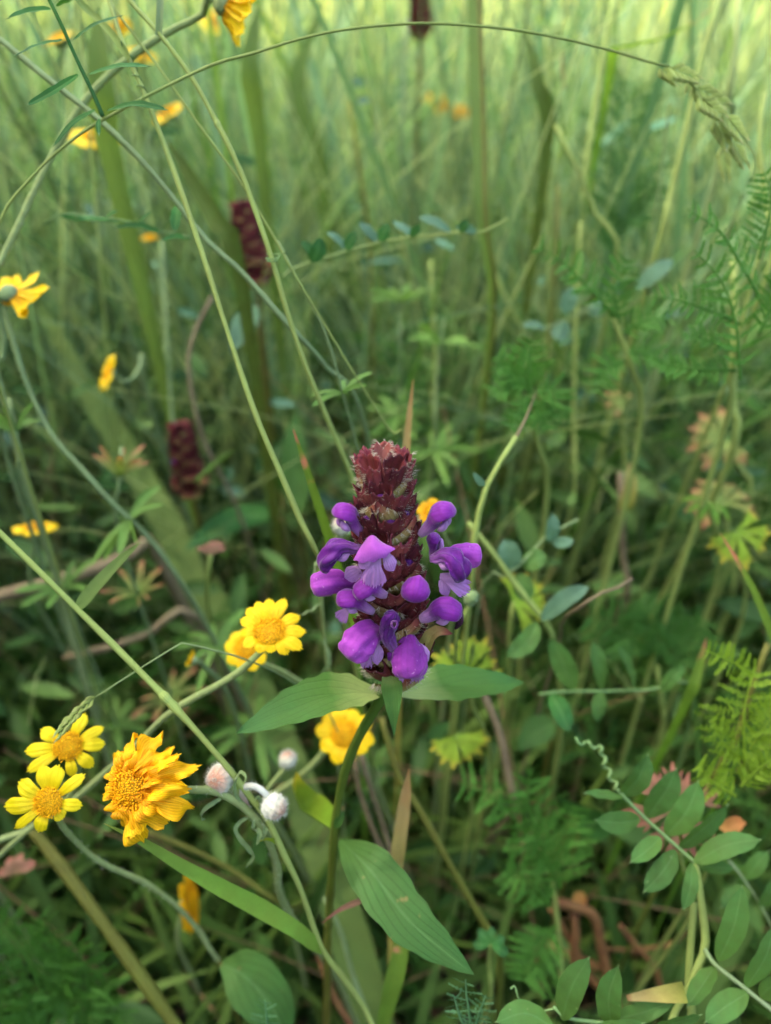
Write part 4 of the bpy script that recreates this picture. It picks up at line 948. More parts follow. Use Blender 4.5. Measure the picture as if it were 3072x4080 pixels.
def yarrow(label, leaves, mat='feather', name='yarrow', stem=None, seed=0, sr=.8 * mm, smat='culm', group=None, **kw):
    g = np.random.default_rng(seed); P0 = DL(*leaves[0][0])
    base = P0[0]
    if stem: SP = DL(*stem); SP = SP + root_pts(SP[-1], .02); base = SP[-1]
    t = thing(name, label, 'yarrow', base, group)
    if stem: m_ = MB(); tube(m_, SP, sr, n=len(SP) * 7, sides=7); part(t, 'stem', m_, M[smat])
    for l in leaves:
        P_ = DL(*l[0]); d = l[0][0][2]; m_ = MB(); mt = l[2] if len(l) > 2 else mat
        a = dict(npin=17, nseg=9, seg_w=PX(4.6, d), rr=PX(7, d), seg_l=.2); a.update(kw); a.update(l[3] if len(l) > 3 else {}); a['npin'] = max(6, int(a["npin"] * .75))
        feather(m_, P_, PX(l[1] * 1.75, d), nrm(-FW + .4 * UP + g.normal(0, .25, 3)), g=g, **a); part(t, 'feathery_leaf', m_, M[mt])
    return t
def spikelet(t, B, E, hw, nl=8, seed=0, mat='spikelet', awn=.25):
    """flat ear of overlapping pointed scales on both sides"""
    g = np.random.default_rng(seed); ax = E - B; L = np.linalg.norm(ax); dr = ax / L; f = nrm(-FW + g.normal(0, .2, 3)); f = nrm(f - dr * (f @ dr)); sd = np.cross(dr, f); m_ = MB()
    for i in range(nl):
        u = i / nl; s = -1 if i % 2 else 1; b = B + ax * u * .72 + sd * s * hw * .12
        wmid = hw * .75 * (1 - .35 * u); e = b + dr * L * (.44 - .12 * u) + sd * s * wmid * (.75 - .4 * u)
        md = (b + e) / 2 + sd * s * wmid * .55 + f * wmid * .25
        ribbon(m_, [b, md, e, e + (dr + sd * s * .15) * L * awn * .35], wmid * .62, nrm(f + s * sd * .55), nu=12, nv=7, fold=-.5, cup=-.35, shape=lambda q: np.interp(q, [0, .15, .4, .65, .82, .9, 1], [.35, .8, 1, .7, .25, .07, .02]), tint=g.random())
    return part(t, 'spikelet', m_, M[mat])
def woolly_bud(t, c, tip_dir, rad, d, seed=0, el=1.0):
    g = np.random.default_rng(seed); cc = D(*c, d); f = nrm(tip_dir); Rr = PX(rad, d); m_ = MB()
    C = spline([cc - f * Rr * 1.05 * el, cc, cc + f * Rr * .95 * el], 18); u = np.linspace(0, 1, 18)
    pr = Rr * np.interp(u, [0, .06, .2, .45, .7, .9, 1], [.1, .5, .85, 1, .92, .6, .12])
    sweep(m_, C, pr, pr, UP, sides=26, low=1.0, wr=.16, seed=seed); o = part(t, 'bud', m_, M['wool_bud'])
    V = m_.arrays()[0]; i = rng.integers(0, len(V) - 2, 700); m2 = MB(); hairs(m2, V[i], nrm(V[i] - cc) + f * .3, .8 * mm, .02 * mm, rng, droop=.9); part(t, 'bud_wool', m2, M['wool_hair'], kind='stuff', sub_of=o)
    return o
TC = nrm(-FW)                                           # back along the view
# ---- tall stems crossing at the upper left
t, C, T, S, N = culm('pale green grass stem with hairy joint leaning down to the purple spike', [(226, -40, .160), (250, 45, .158), (276, 122, .156), (308, 193, .155), (344, 286, .154), (387, 405, .153), (440, 562, .152), (488, 710, .152), (551, 894, .153), (609, 1030, .155), (651, 1128, .157), (692, 1212, .160), (760, 1400, .185)], [.5 * mm, .58 * mm, .62 * mm, .6 * mm], nodes=(.655,), root=(.06, .01))
k = int(.655 * (len(C) - 1)); m_ = MB(); a = rng.uniform(0, 6.283, 160); od = np.cos(a)[:, None] * S[k] + np.sin(a)[:, None] * N[k]
hairs(m_, C[k] + od * .75 * mm + T[k] * rng.uniform(-.9, .9, 160)[:, None] * mm, od, .55 * mm, .02 * mm, rng); part(t, 'joint_hairs', m_, M['hair'], kind='stuff')
m_ = MB(); kk = np.linspace(0, 1, 60); ii = np.clip((.155 + kk * .07) * (len(C) - 1), 0, len(C) - 1).astype(int)
sp = D(276, 118, .156) * (1 - kk[:, None]) + D(308, 196, .155) * kk[:, None] + .72 * mm * (np.cos(kk * 22)[:, None] * S[ii] + np.sin(kk * 22)[:, None] * N[ii])
blade_of(t, [(279, 128, .1545), (262, 100, .154), (225, 55, .153), (180, 12, .152), (150, -30, .150)], PX(17, .153), 'culm', TC, fold=.5, shape=lambda u: np.interp(u, [0, .1, 1], [.6, 1, .8]))
tw = thing('tendril_coil', 'thin green tendril coiled round the leaning grass stem', 'tendril', D(290, 150, .155)); m_ = MB(); tube(m_, np.vstack([D(262, 88, .153)[None], sp]), .14 * mm, n=90, sides=5); part(tw, 'coil', m_, M['rachis'])

t, C, T, S, N = culm('yellow green grass stem ringed by a curled tendril beside the leaning stem', [(256, -30, .158), (300, 25, .157), (344, 75, .156), (412, 168, .156), (462, 258, .156), (501, 333, .156), (537, 419, .157), (587, 559, .158), (615, 655, .160), (653, 768, .163), (700, 885, .168), (765, 1040, .178), (800, 1160, .19)], [.45 * mm, .6 * mm, .52 * mm, .5 * mm], nodes=(.10, .60), root=(.08, .0))
blade_of(t, [(344, 78, .156), (346, 40, .155), (348, -20, .154)], PX(16, .155), 'culm_blue', TC, fold=.5, shape=lambda u: 0 * u + 1)
m_ = MB(); a = np.linspace(0, 15, 70); cc = D(588, 560, .157)
tube(m_, [cc + (.0009 + .00004 * x) * (math.cos(x) * RT + .5 * math.sin(x) * UP + math.sin(x) * .8 * FW) + UP * (x - 7) * .00009 for x in a] + [D(612, 548, .157), D(618, 540, .156)], .13 * mm, n=110, sides=5); part(t, 'tendril', m_, M['rachis'])
culm('thin wiry green stalk running beside the ringed grass stem', [(232, -10, .165), (258, 32, .164), (300, 88, .163), (358, 165, .162), (430, 269, .161), (512, 383, .161), (573, 480, .162), (640, 600, .163), (700, 700, .166), (760, 800, .170), (842, 932, .178), (880, 1000, .186)], .27 * mm, root=(.06, .01), sides=6)
culm('bluish stem slanting under the vetch leaf at the crossing', [(-40, 55, .170), (0, 84, .169), (107, 172, .168), (211, 254, .167), (304, 344, .167), (376, 430, .168), (448, 523, .169), (519, 587, .170), (620, 702, .172), (700, 790, .18), (790, 930, .2)], [.62 * mm, .6 * mm, .62 * mm], 'culm_blue', root=(.08, .02))
# ---- arching brome stem with its drooping ear
t, C, T, S, N = culm('long arching grass stem with drooping ear of plump spikelets', [(1445, 143, .166), (1399, 132, .164), (1330, 111, .162), (1248, 90, .160), (1139, 68, .157), (1025, 55, .155), (900, 50, .153), (757, 61, .152), (650, 82, .152), (542, 115, .152), (465, 136, .152), (358, 186, .152), (251, 243, .152), (179, 286, .153), (107, 344, .154), (54, 401, .155), (21, 440, .156), (-2, 490, .157), (-22, 570, .158), (-40, 700, .16)], [.28 * mm, .34 * mm, .40 * mm, .45 * mm], root=(.03, -.01))
tr = lambda x, y: (1069 + .3581 * x, .3581 * y)
m_ = MB(); tube(m_, DL(*[(*tr(x, y), d) for x, y, d in ((1050, 400, .166), (1200, 520, .167), (1330, 610, .168), (1420, 720, .169), (1530, 870, .170), (1572, 970, .171), (1555, 1090, .172))]), [.26 * mm, .15 * mm], sides=6); part(t, 'ear_axis', m_, M['culm'])
for i, (x0, y0, x1, y1, h, d) in enumerate([(1000, 405, 1120, 515, 30, .168), (1050, 400, 1255, 490, 44, .165), (1205, 520, 1425, 645, 42, .167), (1235, 580, 1405, 725, 44, .166), (1385, 680, 1525, 860, 42, .168), (1335, 720, 1425, 915, 34, .171), (1440, 850, 1530, 1030, 34, .173), (1380, 880, 1405, 1110, 30, .178), (1185, 500, 1160, 580, 20, .17)]):
    spikelet(t, D(*tr(x0, y0), d), D(*tr(x1, y1), d), PX(h, d), seed=i)
# ---- dark vetch leaf hanging in from the top edge
c1 = lambda x, y: (.3581 * x, .3581 * y)
def LV(b, e, w_, d, *m): return ((*b, d), (*e, d - .002), w_, *m)
vetch('dark green vetch leaf of narrow leaflets hanging over the crossing stems', [(100, -25, .148), (107, 0, .148), (136, 61, .148), (161, 118, .149), (200, 200, .150), (222, 251, .151)],
      [LV(c1(305, 55), c1(45, 112), 24, .147), LV(c1(375, 240), c1(92, 338), 22, .147), LV(c1(470, 452), c1(165, 635), 17, .148), LV(c1(572, 662), c1(325, 878), 13, .149), LV(c1(440, 243), c1(735, 95), 20, .148), LV(c1(540, 446), c1(905, 400), 17, .149), LV(c1(648, 668), c1(1002, 662), 19, .150), LV(c1(342, 38), c1(480, -20), 22, .147), LV(c1(600, 720), c1(598, 815), 9, .150)],
      mat='vetch_dark', rmat='vetch_dark', shape=narrow_shape, fold=.3, r=.38 * mm)
vetch('faint narrow-leaved vetch leaf behind the leaning stem', [(95, 540 * .9, .20), (132, 464, .195), (200, 468, .192), (286, 481, .19), (350, 500, .188), (412, 512, .186)],
      [LV((190, 473), (128, 464), 11, .192), LV((260, 480), (165, 471), 12, .191), LV((300, 486), (205, 478), 13, .19), LV((345, 500), (248, 491), 13, .188), LV((412, 516), (350, 520), 13, .187), LV((300, 482), (330, 455), 8, .19), LV((350, 498), (378, 470), 9, .188), LV((230, 470), (255, 456), 8, .19), LV((385, 445), (378, 500), 26, .18, 'vetch_dark')], mat='vetch_dark', r=.25 * mm, shape=narrow_shape)
# ---- woolly sunflowers
daisy('yellow flower nodding at the top edge on a long pale woolly stem', (492, 12, .170), nrm(.80 * RT - .30 * UP + .30 * FW), 50, n=9, rad=128, hw=44, stem=[(440, 30, .173), (358, 72, .174), (268, 132, .175), (186, 211, .176), (125, 308, .177), (72, 412, .178), (36, 494, .179), (0, 569, .18), (-40, 680, .182)], sr=.85 * mm, seed=2, lift=.85, root=(.02, -.01))
daisy('yellow flower with reflexed petals rising beside the broad blurred blade', (24, 640, .188), nrm(.35 * RT - .5 * UP + .75 * FW), 40, [(85, 590, 34), (130, 622, 34), (126, 650, 30), (104, 712, 26), (60, 690, 24), (4, 590, 34), (40, 600, 26), (-40, 620, 30)], stem=[(0, 690, .19), (8, 760, .192), (-10, 900, .2)], seed=3, sr=.7 * mm, lift=.6, reach=4.6, smat='culm_blue', root=(.03, -.01))
daisy('small yellow flower seen sideways above the dark self-heal spike', (234, 806, .245), nrm(-.75 * RT + .2 * UP + .6 * TC), 26, n=8, rad=104, hw=22, lift=.1, stem=[(275, 826, .247), (300, 800, .25), (308, 770, .255), (330, 900, .27)], seed=4, smat='culm_blue', root=(.05, .01))
daisy('flat yellow flower by the dead tan stalk', (76, 1140, .235), nrm(UP * .9 - FW * .25), 40, n=11, rad=88, hw=22, mat='petal', stem=[(70, 1200, .24), (80, 1300, .255)], seed=5, smat='culm_blue', root=(.04, .0))
daisy('blurred yellow flower low under the crossing stems', (205, 297, .27), nrm(UP * .7 + .7 * TC + .2 * RT), 40, n=10, rad=100, hw=34, stem=[(222, 400, .28), (226, 520, .29)], seed=6, smat='culm_blue', root=(.05, .0))
daisy('blurred golden flower behind the thin wiry stalk', (362, 243, .30), nrm(UP * .6 - .4 * RT + .7 * TC), 34, n=9, rad=70, hw=30, stem=[(330, 280, .3), (330, 420, .31)], seed=7, smat='culm_blue', root=(.05, .0))
daisy('orange yellow flower blurred behind the hanging vetch leaf', (128, 82, .29), nrm(UP * .7 - .3 * RT + .6 * TC), 36, n=9, rad=74, hw=30, stem=[(120, 160, .3), (130, 300, .31)], seed=8, smat='culm_blue', root=(.05, .0))
daisy('tiny golden flower behind the sheathing leaf at the crossing', (258, 56, .30), nrm(UP * .4 - FW), 30, n=8, rad=50, hw=24, stem=[(262, 120, .31), (262, 250, .33)], seed=9, smat='culm_blue', root=(.05, .0))
daisy('pale yellow flower blurred under the nodding flower', (470, 45, .42), nrm(UP * .4 - FW), 40, n=9, rad=70, hw=28, stem=[(470, 120, .43), (475, 250, .45)], mat='petal_lemon', seed=19, smat='culm_blue', root=(.05, .0))
daisy('golden flower blurred beneath the slanting woolly stem', (306, 118, .36), nrm(UP * .6 + .6 * TC + .3 * RT), 32, n=9, rad=62, hw=26, stem=[(306, 200, .37), (310, 300, .39)], seed=29, smat='culm_blue', root=(.05, .0))
for i, (x, y, r_) in enumerate([(938, 212, 44), (962, 232, 50), (996, 240, 40)]):
    daisy(['first of three distant yellow flowers in a row beside the broad upright blade, palest', 'middle of three distant yellow flowers in a row beside the broad upright blade', 'orange distant yellow flower next to the broad upright blade'][i], (x, y, .46), nrm(UP * .6 - FW), 26, n=8, rad=r_, hw=22, mat=('petal_lemon', 'petal', 'petal_orange')[i], stem=[(x + 5, y + 80, .47), (x + 8, y + 200, .49)], seed=30 + i, root=(.05, .0))
daisy('small orange bud-like flower far under the faint vetch leaf', (323, 514, .30), nrm(UP * .8 - .5 * FW), 26, n=7, rad=34, hw=20, stem=[(340, 560, .305), (356, 700, .31), (366, 900, .32)], seed=11, root=(.03, .0), smat='culm_blue')
c2 = lambda x, y: (x * .3906, 1139 + y * .3906)
c2t = lambda L_: [(*c2(a[0], a[1]), *a[2:]) for a in L_]
daisy('lemon yellow flower with separate oval petals facing up by the thick olive stem', (*c2(270, 1522), .150), nrm(TC + .12 * UP - .05 * RT), 54, c2t([(232, 1318, 33), (322, 1318, 34), (462, 1372, 24), (446, 1545, 27), (345, 1618, 30), (205, 1690, 30), (78, 1668, 20), (14, 1550, 34), (92, 1415, 36)]), reach=3.6, mat='petal_lemon', stem=[(129, 1774, .158), (172, 1827, .165), (222, 1867, .170), (315, 1910, .178), (380, 1956, .184), (430, 2010, .192), (480, 2084, .20)], sr=.62 * mm, seed=12, root=(.02, .02), dome=.3, wave=.008)
daisy('lemon yellow flower half under a hairy grass ear', (*c2(375, 1212), .157), nrm(TC + .35 * UP + .2 * RT), 52, c2t([(468, 1030, 28), (572, 1108, 22), (578, 1198, 28), (512, 1325, 26), (400, 1380, 22), (150, 1352, 24), (134, 1240, 28), (222, 1118, 28)]), reach=3.6, mat='petal_lemon', stem=[(170, 1660, .168), (150, 1720, .175), (80, 1780, .18), (0, 1850, .185), (-60, 1930, .19)], sr=.62 * mm, seed=13, root=(.02, -.02), dome=.3, wave=.012)
RAGGED = [(690, 1150, 38), (760, 1190, 40), (850, 1135, 34), (890, 1220, 34), (965, 1260, 34), (1050, 1325, 36), (1020, 1455, 38), (975, 1580, 40), (895, 1570, 36), (860, 1650, 46), (760, 1700, 48), (745, 1755, 44), (680, 1690, 44), (600, 1600, 32), (560, 1480, 28), (590, 1330, 34), (640, 1240, 34)]
daisy('ragged orange yellow flower with shrivelled curling petals', (*c2(712, 1440), .145), nrm(TC + .25 * UP - .35 * RT), 74, c2t(RAGGED + [(712 + (x - 712) * .66 + 12, 1440 + (y - 1440) * .66 - 8, w_ * .8) for x, y, w_ in RAGGED[::-1]]), hw=38, mat='petal_orange', stem=[(398, 1708, .150), (435, 1707, .151), (469, 1711, .152), (512, 1733, .154), (547, 1764, .156), (572, 1800, .158), (600, 1870, .165), (620, 1960, .175)], sr=.8 * mm, seed=14, curl=.4, wave=.2, reach=4.2, dome=.4, nfl=260, fl=1.3, dmat='disc_orange', root=(.03, .02))
daisy('bright yellow flower with notched petals on a curved grey green stalk', (*c2(1490, 575), .156), nrm(TC * .8 + .6 * UP), 56, c2t([(1485, 385, 27), (1420, 405, 24), (1575, 392, 27), (1655, 480, 28), (1690, 575, 28), (1670, 670, 28), (1590, 695, 26), (1500, 690, 26), (1425, 690, 25), (1345, 655, 26), (1325, 580, 25), (1330, 505, 26), (1365, 440, 26)]), stem=[(556, 1416, .158), (523, 1448, .160), (469, 1483, .163), (410, 1514, .166), (352, 1553, .170), (305, 1600, .174), (219, 1678, .180), (156, 1730, .184), (60, 1790, .19), (-40, 1860, .195)], sr=.75 * mm, smat='wool', seed=15, curl=.12, wave=.012, dome=.15, root=(.03, -.02))
daisy('blurred yellow flower tucked behind the notched yellow flower', (532, 1402, .185), nrm(TC + .4 * UP), 40, n=9, rad=92, hw=28, stem=[(560, 1430, .19), (640, 1470, .2), (740, 1560, .22)], seed=16, root=(.03, .03))
daisy('small unopened yellow flower above the slanting stem joint', (416, 1426, .20), nrm(-.8 * RT + .3 * UP), 18, n=6, rad=36, hw=16, lift=.5, stem=[(440, 1440, .205), (500, 1520, .22)], seed=17, smat='culm_blue', root=(.03, .0))
daisy('golden flower peeping out under the self-heal leaves', (745, 1587, .195), nrm(TC + .5 * UP), 46, n=10, rad=118, hw=32, stem=[(712, 1612, .20), (680, 1650, .20), (640, 1688, .205), (600, 1715, .21), (578, 1745, .215)], sr=.9 * mm, seed=18, root=(.04, .01))
daisy('orange flower hidden behind the purple spike', (934, 1106, .190), nrm(TC + .6 * UP), 26, n=9, rad=66, hw=20, mat='petal_orange', stem=[(960, 1160, .2), (980, 1260, .22)], seed=20, root=(.03, .0))
daisy('drooping orange flower in the shade under the green blade', (413, 1950, .235), nrm(.9 * RT + .2 * UP), 40, n=9, rad=120, hw=34, mat='petal_orange', stem=[(392, 1965, .24), (385, 2040, .245)], seed=21, root=(.01, .0))
# ---- woolly buds with curly leaves
t = thing('bud_cluster', 'two white woolly buds with curly grey leaves beside the ragged flower', 'buds', D(547, 1764, .157))
woolly_bud(t, c2(1215, 1392), TC * .8 + .2 * UP - .15 * RT, 54, .153, 1); woolly_bud(t, c2(1520, 1548), .75 * RT - .45 * UP - .25 * FW, 50, .152, 2)
for pts, r_ in (([(478, 1700, .154), (500, 1716, .155), (530, 1745, .1555), (547, 1764, .157)], .5 * mm), ([(584, 1730, .1525), (570, 1712, .152), (550, 1699, .152), (532, 1700, .1535), (524, 1715, .155), (535, 1750, .156)], .62 * mm)):
    m_ = MB(); C, T, S, N = tube(m_, DL(*pts), r_, sides=8); part(t, 'bud_stalk', m_, M['wool_bud'] if r_ > .55 * mm else M['wool'])
    m_ = MB(); i = rng.integers(0, len(C), 260); a = rng.uniform(0, 6.283, 260); od = np.cos(a)[:, None] * S[i] + np.sin(a)[:, None] * N[i]
    hairs(m_, C[i] + od * r_ * .9, od, .7 * mm, .02 * mm, rng, droop=.8); part(t, 'wool', m_, M['wool_hair'], kind='stuff')
for i, (pts, w_) in enumerate([([(540, 1755, .155), (512, 1720, .153), (506, 1690, .152), (518, 1668, .151), (530, 1680, .150), (522, 1700, .150)], 9), ([(490, 1718, .153), (460, 1735, .151), (443, 1750, .150), (436, 1768, .150), (445, 1770, .151)], 10), ([(545, 1764, .156), (520, 1775, .154), (508, 1790, .153), (514, 1808, .153), (535, 1830, .154), (548, 1850, .155), (532, 1875, .156)], 11), ([(550, 1765, .156), (545, 1790, .154), (560, 1800, .153), (556, 1826, .153)], 12), ([(556, 1770, .156), (572, 1790, .155), (568, 1815, .154)], 10), ([(560, 1752, .155), (566, 1735, .153), (558, 1722, .152), (550, 1730, .152)], 8)]):
    m_ = MB(); ribbon(m_, DL(*pts), PX(w_, .154), UP - .5 * FW, nu=36, nv=5, fold=.5, wave=.3, wf=4, seed=i, shape=narrow_shape, twist=[0, 1.2, 0, -1]); part(t, 'curly_leaf', m_, M['wool_leaf'])
t = thing('faded_bud', 'grey bud on a hooked stalk above the curled yellow-edged leaf', 'bud', D(590, 1720, .185)); woolly_bud(t, (622, 1640), UP, 34, .185, 4)
m_ = MB(); tube(m_, DL((618, 1658, .185), (600, 1680, .186), (580, 1700, .187), (570, 1730, .188), (585, 1800, .19), (600, 1900, .2)) + root_pts(D(600, 1900, .2)), .6 * mm, sides=7); part(t, 'bud_stalk', m_, M['wool'])
# ---- slanting stem at the left and its blades
t, C, T, S, N = culm('green stem slanting across the yellow flowers with one leaf at its joint', [(-60, 1090, .146), (0, 1150, .147), (84, 1234, .147), (168, 1319, .148), (293, 1444, .149), (391, 1545, .150), (484, 1651, .152), (530, 1710, .154), (578, 1774, .156), (614, 1849, .158), (649, 1921, .161), (696, 2046, .166), (742, 2110, .170), (785, 2171, .174), (830, 2260, .18)], [.62 * mm, .66 * mm, .62 * mm, .55 * mm], nodes=(.185, .60), root=(.02, .02))
blade_of(t, [(170, 1312, .148), (205, 1268, .150), (255, 1215, .153), (303, 1172, .156)], PX(26, .15), 'blade_pale', TC, shape=grass_shape)
blade_of(t, [(697, 2056, .166), (640, 2010, .160), (560, 1962, .156), (480, 1920, .152), (394, 1872, .149), (301, 1816, .146), (224, 1779, .144)], PX(38, .152), 'blade_bright', TC + .9 * UP, fold=.15, nu=34, shape=lambda u: np.interp(u, [0, .08, .35, .6, .85, 1], [.35, .8, 1, .8, .4, .02]))
blade_of(t, [(612, 1843, .158), (600, 1820, .157), (580, 1812, .156), (556, 1818, .155)], PX(12, .157), 'geranium_green', TC, fold=.3)
t, C, T, S, N = culm('fine bent stalk carrying a hairy green ear over the yellow flower', [(207, 1506, .150), (300, 1446, .150), (393, 1389, .151), (398, 1389, .151), (440, 1400, .153), (539, 1428, .158), (640, 1480, .17), (720, 1560, .19)], .2 * mm, root=(.04, .02), sides=6, n=70, mat='culm_blue')
for i, (x0, y0, x1, y1, h) in enumerate([(207, 1506, 160, 1545, 22), (180, 1524, 135, 1575, 24), (160, 1545, 112, 1604, 24)]): spikelet(t, D(x0, y0, .150), D(x1, y1, .147), PX(h, .149), seed=40 + i, mat='spikelet', nl=6)
culm('thick olive stem leaning out below the lemon flower', [(70, 1792, .190), (82, 1809, .190), (143, 1885, .188), (215, 1981, .187), (286, 2082, .187), (376, 2210, .188), (420, 2280, .19)], [1.5 * mm, 1.75 * mm, 1.7 * mm], 'culm_olive', name='thick_stalk', cat='stalk', root=(.0, .02), sides=10)
lone_blade('very broad pale blade blurred behind the self-heal stem', [(20, 540, .37), (100, 690, .37), (200, 860, .36), (330, 1080, .35), (480, 1350, .325), (600, 1600, .295), (700, 1850, .27), (790, 2150, .255), (830, 2330, .255)], PX(72, .32), 'blade_pale', TC + .2 * RT, nu=40, nv=7, fold=.12, shape=lambda u: np.interp(u, [0, .5, .8, 1], [.9, 1, .75, .1]))
lone_blade('yellow brown dead blade standing beside the self-heal stem', [(884, 1661, .172), (876, 1720, .173), (866, 1790, .176), (859, 1845, .18), (850, 1950, .19)], PX(30, .175), 'blade_tip', root=(.03, .0), shape=lambda u: np.interp(u, [0, .5, .8, .95, 1], [.8, 1, .9, .5, .05]))
lone_blade('light green blade twisting down under the large self-heal leaf', [(858, 1985, .19), (868, 2030, .188), (855, 2100, .187), (835, 2180, .187), (820, 2260, .19)], PX(40, .188), 'blade', root=(.0, .0), shape=lambda u: np.interp(u, [0, .15, .6, 1], [.4, .6, 1, .7]))
lone_blade('green blade with red tip pointing up beside the spike', [(634, 928, .160), (655, 990, .161), (680, 1065, .164), (702, 1130, .168), (740, 1260, .18), (770, 1400, .2)], PX(22, .162), 'blade', root=(.04, .0), shape=lambda u: np.interp(u, [0, .6, .85, 1], [.8, 1, .8, .1]))
lone_blade('cream coloured blade tip rising behind the spike crown', [(893, 818, .172), (886, 880, .173), (878, 960, .175), (872, 1060, .18), (870, 1200, .19)], PX(18, .174), 'blade_tip', root=(.05, .0), shape=lambda u: np.interp(u, [0, .6, .85, 1], [.8, 1, .6, .05]))
culm('olive brown stalk slanting away under the self-heal leaves', [(825, 1550, .19), (835, 1590, .19), (863, 1680, .191), (910, 1758, .192), (976, 1875, .194), (1047, 1997, .198), (1080, 2060, .2)], [.8 * mm, 1.0 * mm, 1.1 * mm], 'culm_olive', root=(.02, .01))
culm('brown old stalk curving under the slanting stem', [(690, 2060, .205), (700, 2100, .205), (725, 2160, .206), (757, 2215, .207), (780, 2280, .21)], .9 * mm, 'twig', name='dead_stalk', cat='stalk', root=(.0, .0))
for i, pts in enumerate([[(780, 1630, .21), (800, 1700, .21), (828, 1786, .212), (850, 1880, .216)], [(768, 1640, .212), (775, 1700, .213), (805, 1790, .215), (850, 1900, .22)], [(700, 1940, .21), (735, 2010, .21), (760, 2100, .212), (800, 2213, .215)]]):
    culm(['pale dry stalk nearest the yellow brown dead blade', 'pale dry stalk nearest the self-heal stem', 'grey green stalk low between stem and large leaf'][i], pts, .7 * mm, 'straw' if i < 2 else 'culm_blue', root=(.02, .0), name='dry_stalk', cat='stalk')
lone_blade('small pink dry blade poking past the large self-heal leaf', [(695, 1995, .168), (735, 1965, .168), (786, 1944, .169), (830, 1935, .172)], PX(13, .168), 'geranium_pink', shape=lambda u: np.interp(u, [0, .5, 1], [.6, 1, .1]))
culm('dead tan stalk lying behind the slanting stem', [(-40, 1300, .25), (0, 1288, .25), (100, 1262, .25), (200, 1232, .255), (290, 1195, .26), (330, 1180, .262)], 2.2 * mm, 'straw', name='dead_stalk', cat='stalk', n=40, root=(.03, .02))
culm('tan dead stem lying beneath the grass ear', [(140, 1420, .26), (230, 1400, .258), (320, 1370, .256), (420, 1330, .26)], 1.3 * mm, 'straw', name='dead_stalk', cat='stalk', root=(.03, .02))
# ---- lower right vetches
c4 = lambda x, y: (1069 + .3581 * x, 1616 + .3581 * y)
def L4(b, e, w_, d, *m): return ((*c4(*b), d), (*c4(*e), d - .003), w_, *m)
vetch('vetch leaf of ten oval leaflets above the dead brown stalks', [(1334, 1706, .170), (1384, 1759, .169), (1456, 1824, .168), (1499, 1863, .168), (1508, 1880, .168)],
      [L4((770, 285), (922, 42), 52, .170), L4((765, 290), (545, 275), 34, .168), L4((875, 430), (612, 436), 46, .168), L4((920, 418), (1096, 132), 56, .172), L4((1035, 525), (1226, 205), 58, .172), L4((998, 540), (822, 690), 42, .166), L4((1115, 605), (1405, 345), 56, .170), L4((1095, 620), (903, 868), 44, .165), L4((1205, 690), (1600, 555), 50, .167), L4((1190, 695), (1140, 975), 32, .165), L4((1240, 720), (1440, 730), 26, .17)],
      stem=[([(1500, 1864, .168), (1508, 1900, .168), (1518, 1970, .167), (1524, 2042, .166), (1505, 2095, .165), (1481, 2146, .165), (1456, 2192, .166), (1430, 2260, .168)], .95 * mm, (.01, .0)), ([(1500, 1950, .172), (1494, 2020, .171), (1488, 2117, .170), (1484, 2240, .172)], .9 * mm, (.01, .0))],
      tendril=[([(1244, 1600, .176), (1270, 1608, .175), (1298, 1618, .174), (1305, 1643, .173), (1316, 1671, .172), (1334, 1706, .170)], .38 * mm, .55 * mm, 34)], r=.45 * mm)
vetch('vetch leaf with bluish stalk and glossy leaflets leaving the forked stem', [(1522, 2050, .164), (1545, 2084, .162), (1600, 2128, .160), (1640, 2160, .159), (1690, 2200, .158)],
      [L4((1350, 1285), (1492, 838), 54, .162), L4((1520, 1445), (1690, 1060), 60, .160), L4((1330, 1318), (1165, 1560), 52, .162), L4((1525, 1480), (1272, 1655), 50, .159), L4((1600, 1500), (1720, 1400), 40, .160)], r=.5 * mm, rmat='culm_blue')
vetch('vetch leaf with two upright pointed leaflets, one chewed, at the bottom edge', [(1195, 2175, .156), (1230, 2200, .155), (1320, 2212, .155), (1420, 2225, .156)],
      [L4((405, 1640), (568, 1268), 58, .155), L4((705, 1700), (746, 1318), 56, .154), L4((360, 1690), (10, 1655), 60, .152), L4((960, 1690), (1240, 1612), 44, .153), L4((700, 1640), (1080, 1530), 40, .160), L4((620, 1690), (900, 1660), 40, .152)], tendril=[([(1104, 2137, .155), (1112, 2133, .155), (1122, 2160, .155), (1137, 2178, .155), (1165, 2186, .156), (1200, 2180, .156)], .22 * mm, .08 * mm, 6)], r=.4 * mm)
lone_blade('cut yellow blade end folded across the vetch stem', [(1355, 2156, .158), (1400, 2150, .157), (1440, 2146, .156), (1480, 2142, .155)], PX(40, .157), 'blade_tip', TC + .3 * UP, shape=lambda u: np.interp(u, [0, .3, 1], [1, .85, .28]), nu=14)
vetch('bluish vetch leaflets on a pale stalk far behind the oval leaflets', [(1672, 2010, .19), (1640, 1950, .19), (1600, 1890, .19), (1575, 1860, .19)], [LV((1645, 1960), (1680, 1890), 44, .19), LV((1620, 1920), (1560, 1960), 36, .19), LV((1610, 1900), (1660, 1840), 36, .19)], mat='vetch', rmat='culm_blue')
